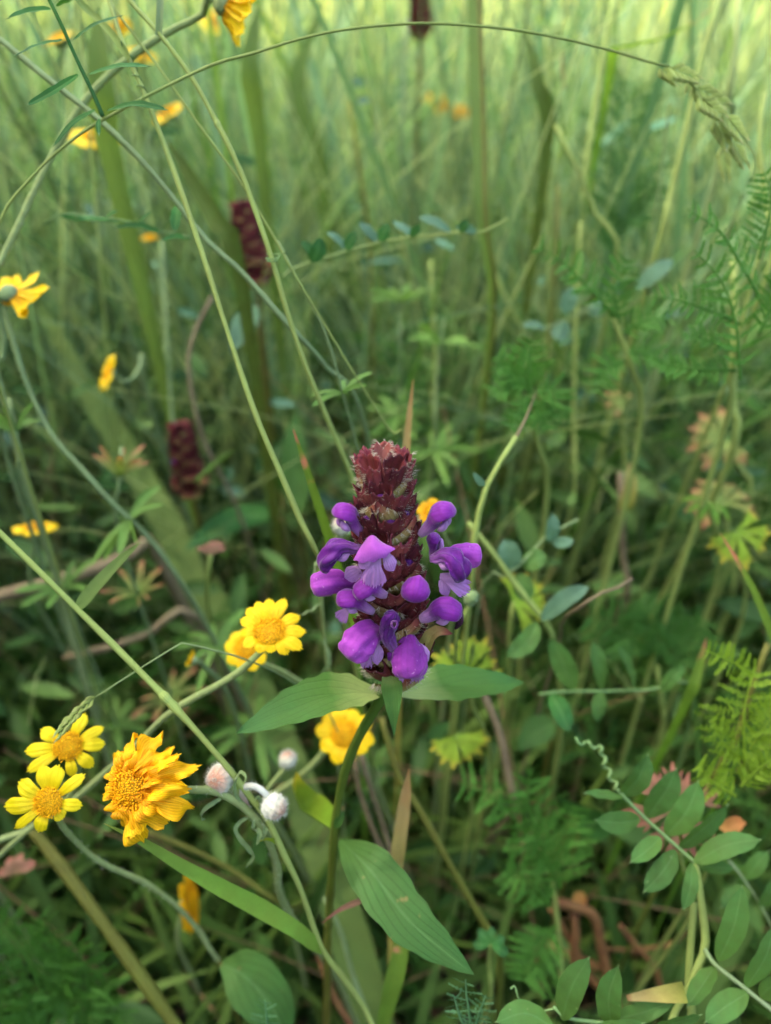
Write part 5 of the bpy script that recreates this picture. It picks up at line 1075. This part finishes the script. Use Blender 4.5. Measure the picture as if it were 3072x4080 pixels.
# ---- blurred vetches at mid right
vetch('blurred vetch leaf with three upright oval leaflets on a level stalk', [(1165, 1500, .20), (1220, 1494, .20), (1300, 1494, .20), (1400, 1492, .202), (1500, 1500, .21)], [LV((1240, 1492), (1190, 1380), 46, .20), LV((1300, 1488), (1280, 1385), 46, .20), LV((1372, 1490), (1335, 1398), 46, .2), LV((1300, 1496), (1290, 1560), 36, .2), LV((1190, 1500), (1230, 1580), 40, .2, 'vetch_dark'), LV((1430, 1494), (1480, 1440), 30, .2)], tip=False, root=(.03, .02))
vetch('blurred bluish vetch leaf climbing beside the spike', [(1250, 1122, .20), (1180, 1160, .20), (1130, 1215, .20), (1090, 1245, .2), (1040, 1280, .21)], [LV((1190, 1170), (1194, 1110), 36, .2, 'vetch_blue'), LV((1195, 1172), (1240, 1168), 30, .2, 'vetch_blue'), LV((1130, 1225), (1182, 1200), 52, .2), LV((1100, 1230), (1090, 1165), 46, .2, 'vetch_blue'), LV((1170, 1340), (1272, 1268), 44, .198, 'vetch_blue'), LV((1160, 1345), (1095, 1420), 46, .198), LV((1120, 1240), (1140, 1300), 40, .2)], tip=False, rmat='culm_blue', root=(.04, .0))
culm('yellow green stem slanting behind the bluish vetch leaf', [(1010, 1130, .195), (1060, 1190, .196), (1110, 1260, .198), (1180, 1350, .2), (1195, 1400, .205), (1215, 1560, .22)], .8 * mm, 'culm', root=(.03, .01))
vetch('vetch leaf with pale blue upper leaflets crossing the meadow behind the spike', [(1098, 473, .205), (1040, 501, .203), (972, 505, .202), (846, 519, .20), (757, 541, .198), (642, 578, .196), (610, 600, .196)],
      [LV((975, 503), (905, 470), 34, .205, 'vetch_blue'), LV((900, 510), (848, 478), 28, .204, 'vetch_blue'), LV((815, 522), (775, 482), 28, .203, 'vetch_blue'), LV((750, 540), (706, 502), 26, .202, 'vetch_blue'), LV((822, 522), (838, 482), 30, .196, 'vetch_dark'), LV((748, 540), (768, 500), 30, .196, 'vetch_dark'), LV((672, 566), (690, 512), 32, .195, 'vetch_dark'), LV((888, 512), (905, 484), 18, .197, 'vetch_dark'), LV((995, 502), (1010, 476), 20, .198, 'vetch_dark'), LV((690, 560), (652, 520), 26, .198, 'vetch_dark'), LV((1030, 500), (985, 490), 20, .2, 'vetch_blue')], tip=False, rmat='culm')
vetch('blurred blue green vetch leaf in front of the tall stalks', [(1120, 728, .24), (1190, 705, .24), (1260, 672, .24), (1330, 640, .24), (1400, 610, .242)], [LV((1220, 690), (1206, 735), 46, .24, 'vetch_blue'), LV((1270, 672), (1310, 655), 46, .24, 'vetch_blue'), LV((1340, 635), (1330, 610), 34, .24, 'vetch_blue'), LV((1375, 625), (1455, 560), 40, .238, 'vetch_blue'), LV((1180, 710), (1130, 705), 30, .24, 'vetch_blue'), LV((1220, 680), (1240, 620), 36, .242, 'vetch_blue')], tip=False, rmat='culm_blue', root=(.05, .05))
# ---- bedstraw-like whorls at the left
whorl_plant('whorled bedstraw stem slanting from the reflexed yellow flower', [(0, 650, .195), (30, 740, .195), (59, 831, .196), (113, 940, .197), (176, 1011, .198), (234, 1077, .20), (312, 1151, .205), (380, 1240, .21), (470, 1400, .23)], .7 * mm, [(.235, 8, .010, -.1), (.40, 9, .011, -.2), (.56, 9, .013, -.2)], root=(.03, .02))
whorl_plant('spiky bedstraw tuft with pinkish points by the whorled stem', [(262, 965, .205), (262, 1000, .205), (256, 1060, .207), (250, 1090, .21), (270, 1200, .22)], .5 * mm, [(.05, 9, .009, .9), (.25, 8, .008, .5), (.45, 8, .010, .2)], mat='geranium', root=(.03, .0))
whorl_plant('pale bedstraw with green seed tufts by the left-leaning blade', [(20, 860, .2), (35, 940, .2), (45, 990, .2), (60, 1080, .21)], .5 * mm, [(.05, 8, .008, .6), (.3, 8, .009, .3), (.55, 9, .009, .1)], root=(.03, .0))
whorl_plant('slender bedstraw with starry whorls below the tendril ring', [(600, 520, .168), (640, 600, .169), (690, 690, .171), (716, 760, .173), (740, 850, .177), (770, 960, .185), (800, 1100, .2)], .3 * mm, [(.12, 6, .0055, .1), (.26, 7, .006, .1), (.40, 7, .0065, .1), (.55, 8, .0075, .1), (.7, 8, .008, .1)], root=(.05, .0))
whorl_plant('starry bedstraw top in the meadow behind the spike', [(960, 690, .26), (950, 760, .262), (940, 850, .265), (938, 960, .27)], .4 * mm, [(.04, 9, .010, .3), (.2, 9, .011, .1), (.38, 9, .011, .1)], root=(.05, .0))
whorl_plant('second starry bedstraw beside the arching vetch leaf', [(868, 600, .28), (866, 680, .285), (864, 800, .29)], .4 * mm, [(.05, 9, .011, .3), (.25, 9, .012, .1)], root=(.05, .0))
# ---- cut leaves turning red and yellow
cut_leaf('cut leaf turning red and orange beside the yarrow', (1560, 950, .27), 150, 7, 'geranium', TC + .5 * UP, 60, 330, [(1600, 1010, .275), (1620, 1100, .28)], 1)
cut_leaf('green and red cut leaf below the orange one', (1560, 1090, .25), 160, 7, 'geranium', TC + .9 * UP, -40, 250, [(1575, 1160, .255), (1580, 1300, .27)], 2)
cut_leaf('yellow green cut leaf spreading under the red one', (1590, 1150, .22), 150, 6, 'geranium_green', TC + .4 * UP, 180, 420, [(1600, 1220, .23), (1600, 1350, .25)], 3)
cut_leaf('light green cut leaf over the shaded stalks', (1530, 1085, .215), 110, 5, 'blade', TC + .8 * UP, 150, 330, [(1540, 1130, .22), (1550, 1250, .24)], 4, sub=False)
cut_leaf('bright yellow green cut leaf glowing behind the purple flowers', (1010, 1455, .205), 165, 7, 'geranium_green', TC + .3 * UP, -20, 200, [(1020, 1520, .21), (1060, 1640, .23)], 5, wd=.1)
cut_leaf('yellow green cut leaf in the shade under the self-heal leaf', (985, 1590, .215), 130, 6, 'geranium_green', TC + .6 * UP, 190, 370, [(990, 1640, .22), (1020, 1750, .24)], 6)
cut_leaf('yellow cut leaf behind the bluish vetch leaf', (1110, 1300, .225), 150, 6, 'geranium_green', TC + .5 * UP, -80, 110, [(1100, 1380, .23), (1100, 1500, .25)], 7)
cut_leaf('pink faded cut leaf behind the oval vetch leaflets', (1452, 1752, .186), 205, 11, 'geranium_pink', TC + .3 * UP, 10, 340, [(1470, 1850, .19), (1490, 1980, .2)], 8, wd=.085)
cut_leaf('small orange cut leaf sticking out past the vetch leaflets', (1548, 1782, .186), 112, 4, 'geranium_orange', TC + .2 * UP, -32, 22, [(1540, 1800, .19), (1520, 1900, .2)], 9, sub=False, wd=.2)
cut_leaf('reddish cut leaf lying low behind the yarrow', (1345, 870, .26), 80, 5, 'geranium', TC + .6 * UP, 30, 260, [(1345, 930, .27), (1345, 1050, .28)], 10)
cut_leaf('brown dead cut seed head behind the slanting stem', (455, 1200, .215), 75, 6, 'geranium_pink', TC + .6 * UP, 20, 160, [(450, 1250, .22), (455, 1350, .24)], 11, wd=.09, name='seed_head', cat='seed head')
cut_leaf('tan dead leaf crumpled below the lemon flower', (30, 1885, .215), 80, 4, 'geranium_pink', TC + .6 * UP, 0, 200, None, 12, sub=False, wd=.3, name='dead_leaf')
cut_leaf('small dark lobed leaf at the tip of the large self-heal leaf', (1060, 2040, .19), 75, 5, 'vetch_dark', TC + .5 * UP, -60, 210, [(1056, 2080, .195), (1060, 2160, .2)], 13, sub=False, wd=.3)
# ---- yarrow
yarrow('fresh green yarrow leaning in at the right-hand side below the drooping ear', [([(1600, 820, .185), (1590, 700, .182), (1560, 610, .180), (1500, 540, .178)], 70), ([(1640, 640, .182), (1600, 570, .18), (1555, 500, .178), (1485, 452, .176)], 66), ([(1640, 560, .18), (1660, 480, .178), (1665, 420, .176), (1650, 370, .175)], 64), ([(1600, 700, .184), (1530, 670, .183), (1470, 650, .182), (1410, 640, .182)], 52), ([(1590, 760, .186), (1530, 735, .186), (1470, 722, .186)], 50), ([(1640, 720, .184), (1680, 640, .182), (1700, 560, .18)], 60), ([(1590, 800, .188), (1520, 800, .188), (1450, 790, .19), (1400, 770, .19)], 52)], stem=[(1690, 430, .182), (1640, 560, .184), (1605, 700, .186), (1580, 830, .19), (1560, 950, .2)], seed=1, npin=15)
yarrow('soft green yarrow tuft behind the dry-tipped stalk', [([(1145, 850, .205), (1110, 800, .204), (1075, 765, .203)], 55), ([(1145, 850, .205), (1140, 790, .202), (1150, 735, .2)], 58), ([(1150, 850, .204), (1190, 850, .203), (1195, 905, .203)], 50), ([(1140, 840, .205), (1090, 840, .204), (1070, 860, .203)], 46), ([(1145, 850, .205), (1125, 890, .203), (1100, 925, .203)], 44), ([(1150, 860, .204), (1175, 900, .203), (1185, 930, .203)], 44)], stem=[(1145, 850, .206), (1160, 950, .21), (1180, 1100, .23)], seed=2, npin=12)
yarrow('tall dark green yarrow blurred upright behind the drooping ear', [([(1340, 520, .30), (1345, 400, .298), (1350, 280, .296), (1355, 170, .295)], 130, 'feather_dark', dict(npin=22)), ([(1335, 560, .3), (1300, 480, .3), (1275, 420, .3)], 60, 'feather_dark'), ([(1345, 500, .3), (1390, 430, .3), (1420, 390, .3)], 60, 'feather_dark')], stem=[(1345, 480, .302), (1340, 600, .31), (1335, 800, .33)], seed=3)
yarrow('feathery yarrow leaf hanging over the tall stalks', [([(1330, 680, .21), (1270, 620, .208), (1220, 570, .206), (1160, 530, .204)], 62), ([(1340, 700, .212), (1330, 620, .21), (1350, 560, .21)], 56), ([(1345, 720, .212), (1400, 690, .21), (1450, 690, .21)], 50), ([(1350, 760, .214), (1410, 770, .213), (1460, 800, .213)], 54), ([(1350, 780, .214), (1310, 800, .213), (1290, 850, .213)], 50)], stem=[(1310, 650, .212), (1360, 780, .215), (1380, 950, .23)], seed=4, npin=14)
yarrow('yellow green yarrow spray lit at the right beside the pink leaf', [([(1640, 1460, .182), (1600, 1440, .18), (1560, 1420, .178), (1524, 1405, .177)], 46), ([(1610, 1690, .182), (1608, 1600, .18), (1610, 1520, .178), (1630, 1450, .177)], 110), ([(1600, 1640, .182), (1560, 1600, .18), (1540, 1550, .179)], 50), ([(1590, 1720, .183), (1540, 1690, .182), (1510, 1650, .181)], 56), ([(1620, 1620, .18), (1660, 1560, .179), (1690, 1520, .178)], 60), ([(1600, 1700, .18), (1640, 1660, .179), (1670, 1640, .178)], 56)], mat='feather_yellow', stem=[(1660, 1390, .185), (1620, 1500, .187), (1590, 1600, .189), (1530, 1700, .195)], smat='culm_olive', seed=5, npin=15)
yarrow('soft feathery yarrow fading into shade right of the dead blade', [([(1190, 1880, .215), (1120, 1780, .212), (1060, 1720, .21), (990, 1690, .21)], 85), ([(1200, 1900, .215), (1160, 1800, .212), (1140, 1720, .21), (1150, 1660, .21)], 90), ([(1210, 1920, .216), (1210, 1820, .214), (1240, 1740, .212)], 80), ([(1190, 1960, .216), (1140, 1900, .214), (1090, 1880, .212)], 80), ([(1200, 2000, .218), (1160, 2060, .217), (1130, 2120, .216)], 80)], mat='feather', stem=[(1190, 1880, .217), (1205, 2000, .22), (1210, 2150, .225)], seed=6)
yarrow('dark feathery yarrow filling the corner below the thick olive stem', [([(120, 2200, .21), (80, 2120, .208), (40, 2040, .206), (-10, 1980, .205)], 100), ([(150, 2220, .21), (130, 2130, .208), (120, 2050, .206), (95, 1990, .205)], 100), ([(180, 2240, .21), (190, 2150, .208), (180, 2080, .207), (150, 2020, .206)], 90), ([(60, 2250, .21), (20, 2180, .209), (-20, 2120, .208)], 90), ([(210, 2260, .212), (240, 2190, .21), (230, 2110, .21)], 80), ([(100, 2260, .206), (60, 2200, .205), (70, 2150, .204)], 80)], mat='feather', stem=[(120, 2200, .214), (130, 2300, .22)], seed=7, npin=26)
yarrow('small sharp blue green feathery tip at the bottom edge', [([(1020, 2240, .158), (1014, 2190, .157), (1008, 2150, .156), (1006, 2116, .155)], 50, 'feather_blue', dict(npin=7, nseg=3, seg_w=PX(4.5, .156))), ([(1022, 2230, .158), (1035, 2190, .157), (1050, 2150, .156)], 36, 'feather_blue', dict(npin=6, nseg=3)), ([(1018, 2240, .158), (995, 2200, .157), (980, 2150, .156)], 32, 'feather_blue', dict(npin=6, nseg=3))], seed=8)
yarrow('faint blue green feathery tip under the broad rounded leaf', [([(580, 2260, .17), (576, 2200, .169), (572, 2160, .168)], 36, 'feather_blue', dict(npin=8, nseg=3))], seed=9)
yarrow('dark feathery growth behind the grey cut stalk', [([(1400, 1420, .24), (1340, 1360, .24), (1270, 1330, .24)], 80), ([(1420, 1430, .24), (1410, 1350, .24), (1380, 1300, .24)], 80), ([(1450, 1450, .24), (1480, 1380, .24), (1520, 1340, .24)], 80)], mat='feather_dark', stem=[(1420, 1440, .243), (1430, 1600, .26)], seed=10)
# ---- single stalks on the right
t, C, T, S, N = culm('curved green stalk with dry grey tip beside the spike', [(1160, 843, .178), (1146, 880, .178), (1132, 913, .178), (1115, 945, .178)], [.1 * mm, .3 * mm, .42 * mm], 'straw', sides=7)
m_ = MB(); tube(m_, DL((1116, 943, .178), (1097, 972, .178), (1075, 1008, .178), (1054, 1046, .178), (1037, 1097, .179), (1025, 1167, .181), (1015, 1300, .19)) + root_pts(D(1015, 1300, .18), .04), .62 * mm, n=40, sides=8, bulge=[(.10, 1.4, .02)]); part(t, 'sheath', m_, M['culm'])
m_ = MB(); ribbon(m_, DL((1050, 1050, .165), (1035, 1038, .164), (1022, 1020, .163)), PX(15, .165), TC, nu=8, nv=5); part(t, 'leaflet', m_, M['vetch_blue'])
culm('grey broken stalk with pale cut end over the dark feathery growth', [(1366, 1249, .185), (1335, 1268, .184), (1290, 1284, .183), (1252, 1312, .185), (1215, 1345, .2), (1200, 1420, .22)], [.4 * mm, .5 * mm, .6 * mm], 'straw', root=(.04, .0), name='broken_stalk', cat='stalk')
lone_blade('narrow green blade hanging down to the yellow green spray', [(1556, 1152, .178), (1590, 1205, .176), (1620, 1258, .175), (1645, 1310, .175), (1660, 1362, .176), (1680, 1460, .18)], PX(17, .176), 'blade', root=(.02, .0))
lone_blade('upright folded green blade behind the blurred leaflets', [(1526, 1378, .20), (1515, 1420, .2), (1500, 1470, .2), (1480, 1520, .205)], PX(28, .2), 'blade', root=(.03, .0))
lone_blade('broad pale green upright blade rising to the arching stem', [(1025, -40, .25), (1028, 120, .25), (1034, 260, .25), (1040, 400, .252), (1046, 490, .255), (1060, 700, .28)], PX(36, .25), 'blade_pale', root=(.06, .0), shape=lambda u: np.interp(u, [0, .4, 1], [.4, 1, .8]))
culm('dark green upright stalk against the broad pale blade', [(1034, -40, .235), (1040, 100, .236), (1046, 300, .238), (1050, 480, .24), (1068, 700, .26)], .75 * mm, 'culm_olive', root=(.06, .0))
R_ST = [([(1180, 60, .30), (1186, 300, .30), (1185, 560, .31), (1178, 760, .33)], 'yellowish stalk left standing beside the dark upright yarrow'),
        ([(1330, -20, .27), (1290, 200, .275), (1260, 420, .28), (1250, 600, .3)], 'leaning yellow green stalk passing the dark upright yarrow'),
        ([(1200, 270, .25), (1250, 370, .25), (1290, 470, .255), (1330, 590, .26)], 'pale forked stalk bending toward the feathery leaf'),
        ([(1600, -20, .24), (1590, 100, .24), (1575, 210, .245), (1560, 340, .26)], 'whitish upright stalk behind the drooping ear'),
        ([(1560, -20, .22), (1535, 60, .22), (1510, 150, .222), (1480, 290, .225), (1450, 420, .23), (1410, 580, .24)], 'green stalk slanting behind the drooping ear'),
        ([(1205, 400, .28), (1200, 560, .28), (1190, 700, .29), (1170, 900, .3)], 'slim upright stalk above the dry-tipped stalk'),
        ([(1255, 480, .26), (1245, 700, .262), (1240, 900, .27), (1235, 1100, .28)], 'thin straight stalk dropping behind the bluish leaflets'),
        ([(1585, 560, .215), (1588, 700, .215), (1582, 860, .22), (1575, 1000, .23)], 'pale jointed stalk running down past the fresh yarrow'),
        ([(880, 40, .3), (872, 200, .3), (870, 350, .31), (900, 480, .33)], 'bluish wavy stalk hanging below the arch'),
        ([(755, 220, .3), (772, 330, .3), (790, 450, .31), (800, 560, .33)], 'tan-tipped stalk in the open meadow under the arch'),
        ([(930, 560, .29), (940, 760, .29), (936, 900, .3), (930, 1000, .31)], 'straight yellow green stalk just behind the crown'),
        ([(1060, 560, .27), (1090, 640, .27), (1130, 720, .275), (1170, 830, .29)], 'slanting yellow stalk between the upright blade and bluish leaflets'),
        ([(350, 520, .28), (360, 700, .28), (372, 900, .285), (400, 1100, .3)], 'thin grey stalk passing in front of the dark spike'),
        ([(460, 640, .25), (420, 720, .25), (408, 800, .252), (440, 950, .26), (520, 1120, .28)], 'bent pale stalk bowing beside the leaning stem'),
        ([(1340, 1020, .26), (1343, 1100, .26), (1346, 1200, .27), (1350, 1300, .28)], 'brown upright stalk in the shade under the yarrow'),
        ([(1040, 1490, .21), (1075, 1570, .21), (1095, 1660, .212), (1105, 1760, .22)], 'tan stalk bending down behind the tip of the self-heal leaf'),
        ([(650, 1480, .22), (720, 1560, .23), (800, 1700, .25)], 'dim stalk running under the self-heal leaves'),
        ([(300, 1790, .21), (400, 1830, .212), (500, 1880, .215), (620, 1960, .22)], 'dim olive stalk lying above the long green blade'),
        ([(1650, 620, .21), (1660, 480, .21), (1640, 300, .21), (1655, 200, .212)][::-1], 'yellowish stalk rising through the fresh yarrow')]
for i, (p, l) in enumerate(R_ST):
    culm(l, p, (1.1 if i in (1, 3, 4, 7, 14, 15) else .75) * mm, ('culm', 'culm', 'culm', 'wool', 'culm', 'culm_olive', 'culm', 'culm', 'culm_blue', 'blade_tip', 'culm', 'culm', 'culm_blue', 'straw', 'straw', 'straw', 'culm_blue', 'culm_olive', 'culm')[i], root=(.06, .0), sides=7, name='meadow_stalk', cat='stalk')
for i, (p, w_, l) in enumerate([([(565, 0, .26), (548, 70, .26), (540, 160, .262), (560, 300, .28)][::1], 40, 'bluish blade sloping away under the nodding flower'), ([(1360, 1000, .245), (1362, 1050, .246), (1350, 1100, .25)], 30, 'yellow upright blade in the shade'), ([(1130, 60, .26), (1150, 120, .262), (1165, 200, .265), (1180, 330, .28)], 34, 'yellowing blade bending under the arch'), ([(1560, 0, .24), (1480, 60, .242), (1400, 90, .244), (1330, 110, .25), (1310, 200, .27)], 24, 'bright green blade spreading above the drooping ear'), ([(1215, 100, .27), (1212, 150, .272), (1218, 190, .28)], 24, 'pinkish withered blade dangling under the arch'), ([(215, 10, .21), (212, 120, .212), (225, 220, .215), (240, 330, .23)], 62, 'broad olive blade standing behind the hanging vetch leaf'), ([(360, 300, .22), (410, 380, .222), (470, 480, .225), (520, 600, .235)], 44, 'brown green awned blade sloping to the dark spike'), ([(700, 0, .35), (640, 200, .36), (700, 400, .38)], 40, 'pale wide blade blurred in the meadow centre')]):
    lone_blade(l, p, PX(w_, p[0][2]), ('blade_pale', 'blade_tip', 'culm_olive', 'blade', 'geranium_pink', 'blade_pale', 'culm_olive', 'blade_pale')[i], root=(.05, .0) if i not in (1, 4) else None)
# ---- dead brown stalks low at the right
t = thing('dead_stalk_tangle', 'forked dead brown stalks in the shade below the oval leaflets', 'dead stalks', D(1300, 2200, .25))
for p, r_ in (([(1195, 1950, .235), (1244, 1960, .235), (1284, 1981, .236), (1300, 2050, .24), (1316, 2117, .245), (1340, 2200, .26)], 1.6), ([(1241, 1970, .236), (1244, 2020, .238), (1244, 2064, .242), (1290, 2090, .25)], 1.4), ([(1190, 1960, .237), (1225, 2020, .24), (1250, 2060, .245)], 1.1), ([(1340, 2000, .25), (1380, 2050, .252), (1415, 2090, .255), (1428, 2140, .26)], 1.0), ([(1185, 2040, .25), (1240, 2075, .25), (1290, 2130, .255)], 1.3), ([(1305, 2050, .26), (1370, 2052, .26), (1450, 2040, .262), (1480, 2010, .265)], .6)):
    m_ = MB(); tube(m_, DL(*p), r_ * mm, sides=8); part(t, 'stalk', m_, M['twig'])
m_ = MB(); ribbon(m_, DL((1240, 1930, .236), (1255, 1945, .236), (1265, 1960, .237)), PX(28, .236), TC + .4 * UP, nu=10, nv=5); part(t, 'dead_leaf', m_, M['geranium_orange'])
# ---- broad leaves low down
def broad(label, pts, hw, mat='leaf', hint=None, **kw):
    P_ = DL(*pts); t = thing('broad_leaf', label, 'leaf', P_[0]); m_ = MB(); ribbon(m_, P_, hw, TC + .6 * UP if hint is None else hint, nu=22, nv=11, fold=.15, shape=ovate, **kw); part(t, 'blade', m_, M[mat])
    m_ = MB(); tube(m_, [P_[0]] + root_pts(P_[0], .01), .6 * mm, sides=6); part(t, 'leaf_stalk', m_, M['stem']); return t
broad('rounded green leaf at the bottom edge beside the thick olive stem', [(478, 2082, .195), (530, 2110, .192), (590, 2180, .19), (620, 2260, .19)], PX(110, .19))
broad('dark green leaf spreading behind the leaning grass stem', [(610, 1110, .31), (540, 1115, .308), (470, 1140, .305), (400, 1190, .30)], PX(60, .3), 'vetch_dark')
broad('blue green leaf standing behind the red-tipped blade', [(650, 1110, .30), (640, 1040, .30), (635, 960, .298), (640, 890, .298)], PX(60, .3), 'vetch')
broad('blue green rounded leaf under the dark flower spike', [(555, 660, .26), (535, 690, .258), (520, 720, .256), (500, 760, .255)], PX(55, .257), 'vetch_blue')
broad('dark leaf in the shade below the cut leaves', [(1250, 1800, .24), (1290, 1770, .238), (1240, 1740, .236), (1200, 1720, .236)], PX(80, .238), 'vetch_dark')
broad('shaded green leaf beneath the blurred three-leaflet vetch', [(1200, 1560, .245), (1160, 1580, .243), (1120, 1620, .242)], PX(60, .243), 'leaf')
# ---- other self-heals out of focus
def far_spike(label, x0, y0, x1, y1, d, fl):
    b, tp = D(x0, y0, d), None
    s = np.linalg.norm(D(x1, y1, d * .96) - D(x0, y0, d)) / (LEN * mm); ez = nrm(D(x1, y1, d * .96) - D(x0, y0, d)); ey = nrm(np.array([.3, 1, 0]) - ez * (np.array([.3, 1, 0]) @ ez)); ex = np.cross(ey, ez)
    Mx = np.eye(4); Mx[:3, 0] = ex * s * 1.5; Mx[:3, 1] = ey * s * 1.5; Mx[:3, 2] = ez * s; Mx[:3, 3] = b
    r = copy_tree(plant, Mx, lambda c: c.name.split('.')[0] in ('spike_axis', 'bract', 'calyx', 'crown_bract') and not (c.name.startswith('bract') and c.data.materials[0].name.startswith('pale')))
    r['label'] = label; r['group'] = 'faded self-heals out of focus'
    m_ = MB(); tube(m_, [b + ez * .002] + root_pts(b, .03), 1.0 * mm, n=14, sides=8); part(r, 'stem', m_, M['stem'])
    for (u, side) in fl:
        c_ = b + ez * LEN * mm * s * u + ex * side * 6.5 * mm * s - ey * 3 * mm * s; m_ = MB(); C = spline([c_ - ex * side * 5 * mm * s, c_, c_ + ex * side * 2.5 * mm * s], 10)
        pr = np.array([.2, .4, .6, .9, 1, 1, .9, .7, .4, .05]) * 2.0 * mm * s; sweep(m_, C, pr, pr, ez, sides=12); part(r, 'floret', m_, M['violet'])
    return r
far_spike('blurred maroon self-heal spike between the leaning and ringed stems', 555, 612, 520, 425, .29, [(.03, 1), (.1, -1)])
far_spike('dark maroon self-heal spike in the shade under the bent pale stalk', 415, 1065, 385, 905, .295, [(.45, -1)])
far_spike('dull maroon self-heal spike far off above the arching stem', 908, 78, 905, -60, .36, [])
# ---- green bud by the purple florets
t = thing('green_bud', 'round pale green bud on a bent stalk just behind the purple florets', 'bud', D(1010, 1320, .175)); m_ = MB(); C = spline(DL((1012, 1310, .175), (1020, 1292, .175), (1032, 1280, .175)), 12)
pr = PX(34, .175) * np.interp(np.linspace(0, 1, 12), [0, .1, .5, .9, 1], [.1, .6, 1, .55, .05]); sweep(m_, C, pr, pr, UP, sides=14, wr=.08); part(t, 'bud', m_, M['wool_leaf'])
m_ = MB(); tube(m_, DL((1014, 1306, .175), (1000, 1330, .176), (985, 1380, .18), (980, 1500, .2)) + root_pts(D(980, 1500, .2)), .4 * mm, sides=6); part(t, 'bud_stalk', m_, M['culm'])
t = thing('woolly_bud', 'pale woolly bud and leaf just beside the upper florets', 'bud', D(735, 1180, .172)); woolly_bud(t, (738, 1135), UP - .3 * FW, 36, .172, 6)
m_ = MB(); tube(m_, DL((735, 1150, .172), (712, 1180, .173), (690, 1215, .174), (695, 1300, .178), (705, 1420, .19), (720, 1520, .2)) + root_pts(D(720, 1520, .2)), .45 * mm, sides=7); part(t, 'bud_stalk', m_, M['wool'])
for i, pts in enumerate(([(700, 1200, .173), (684, 1215, .172), (680, 1235, .172), (690, 1240, .171)], [(696, 1300, .178), (670, 1320, .177), (640, 1330, .176)], [(700, 1380, .185), (712, 1430, .184), (690, 1460, .184)])):
    m_ = MB(); ribbon(m_, DL(*pts), PX(12, .175), UP, nu=18, nv=5, wave=.3, wf=3, seed=i, shape=narrow_shape); part(t, 'curly_leaf', m_, M['wool_leaf'])
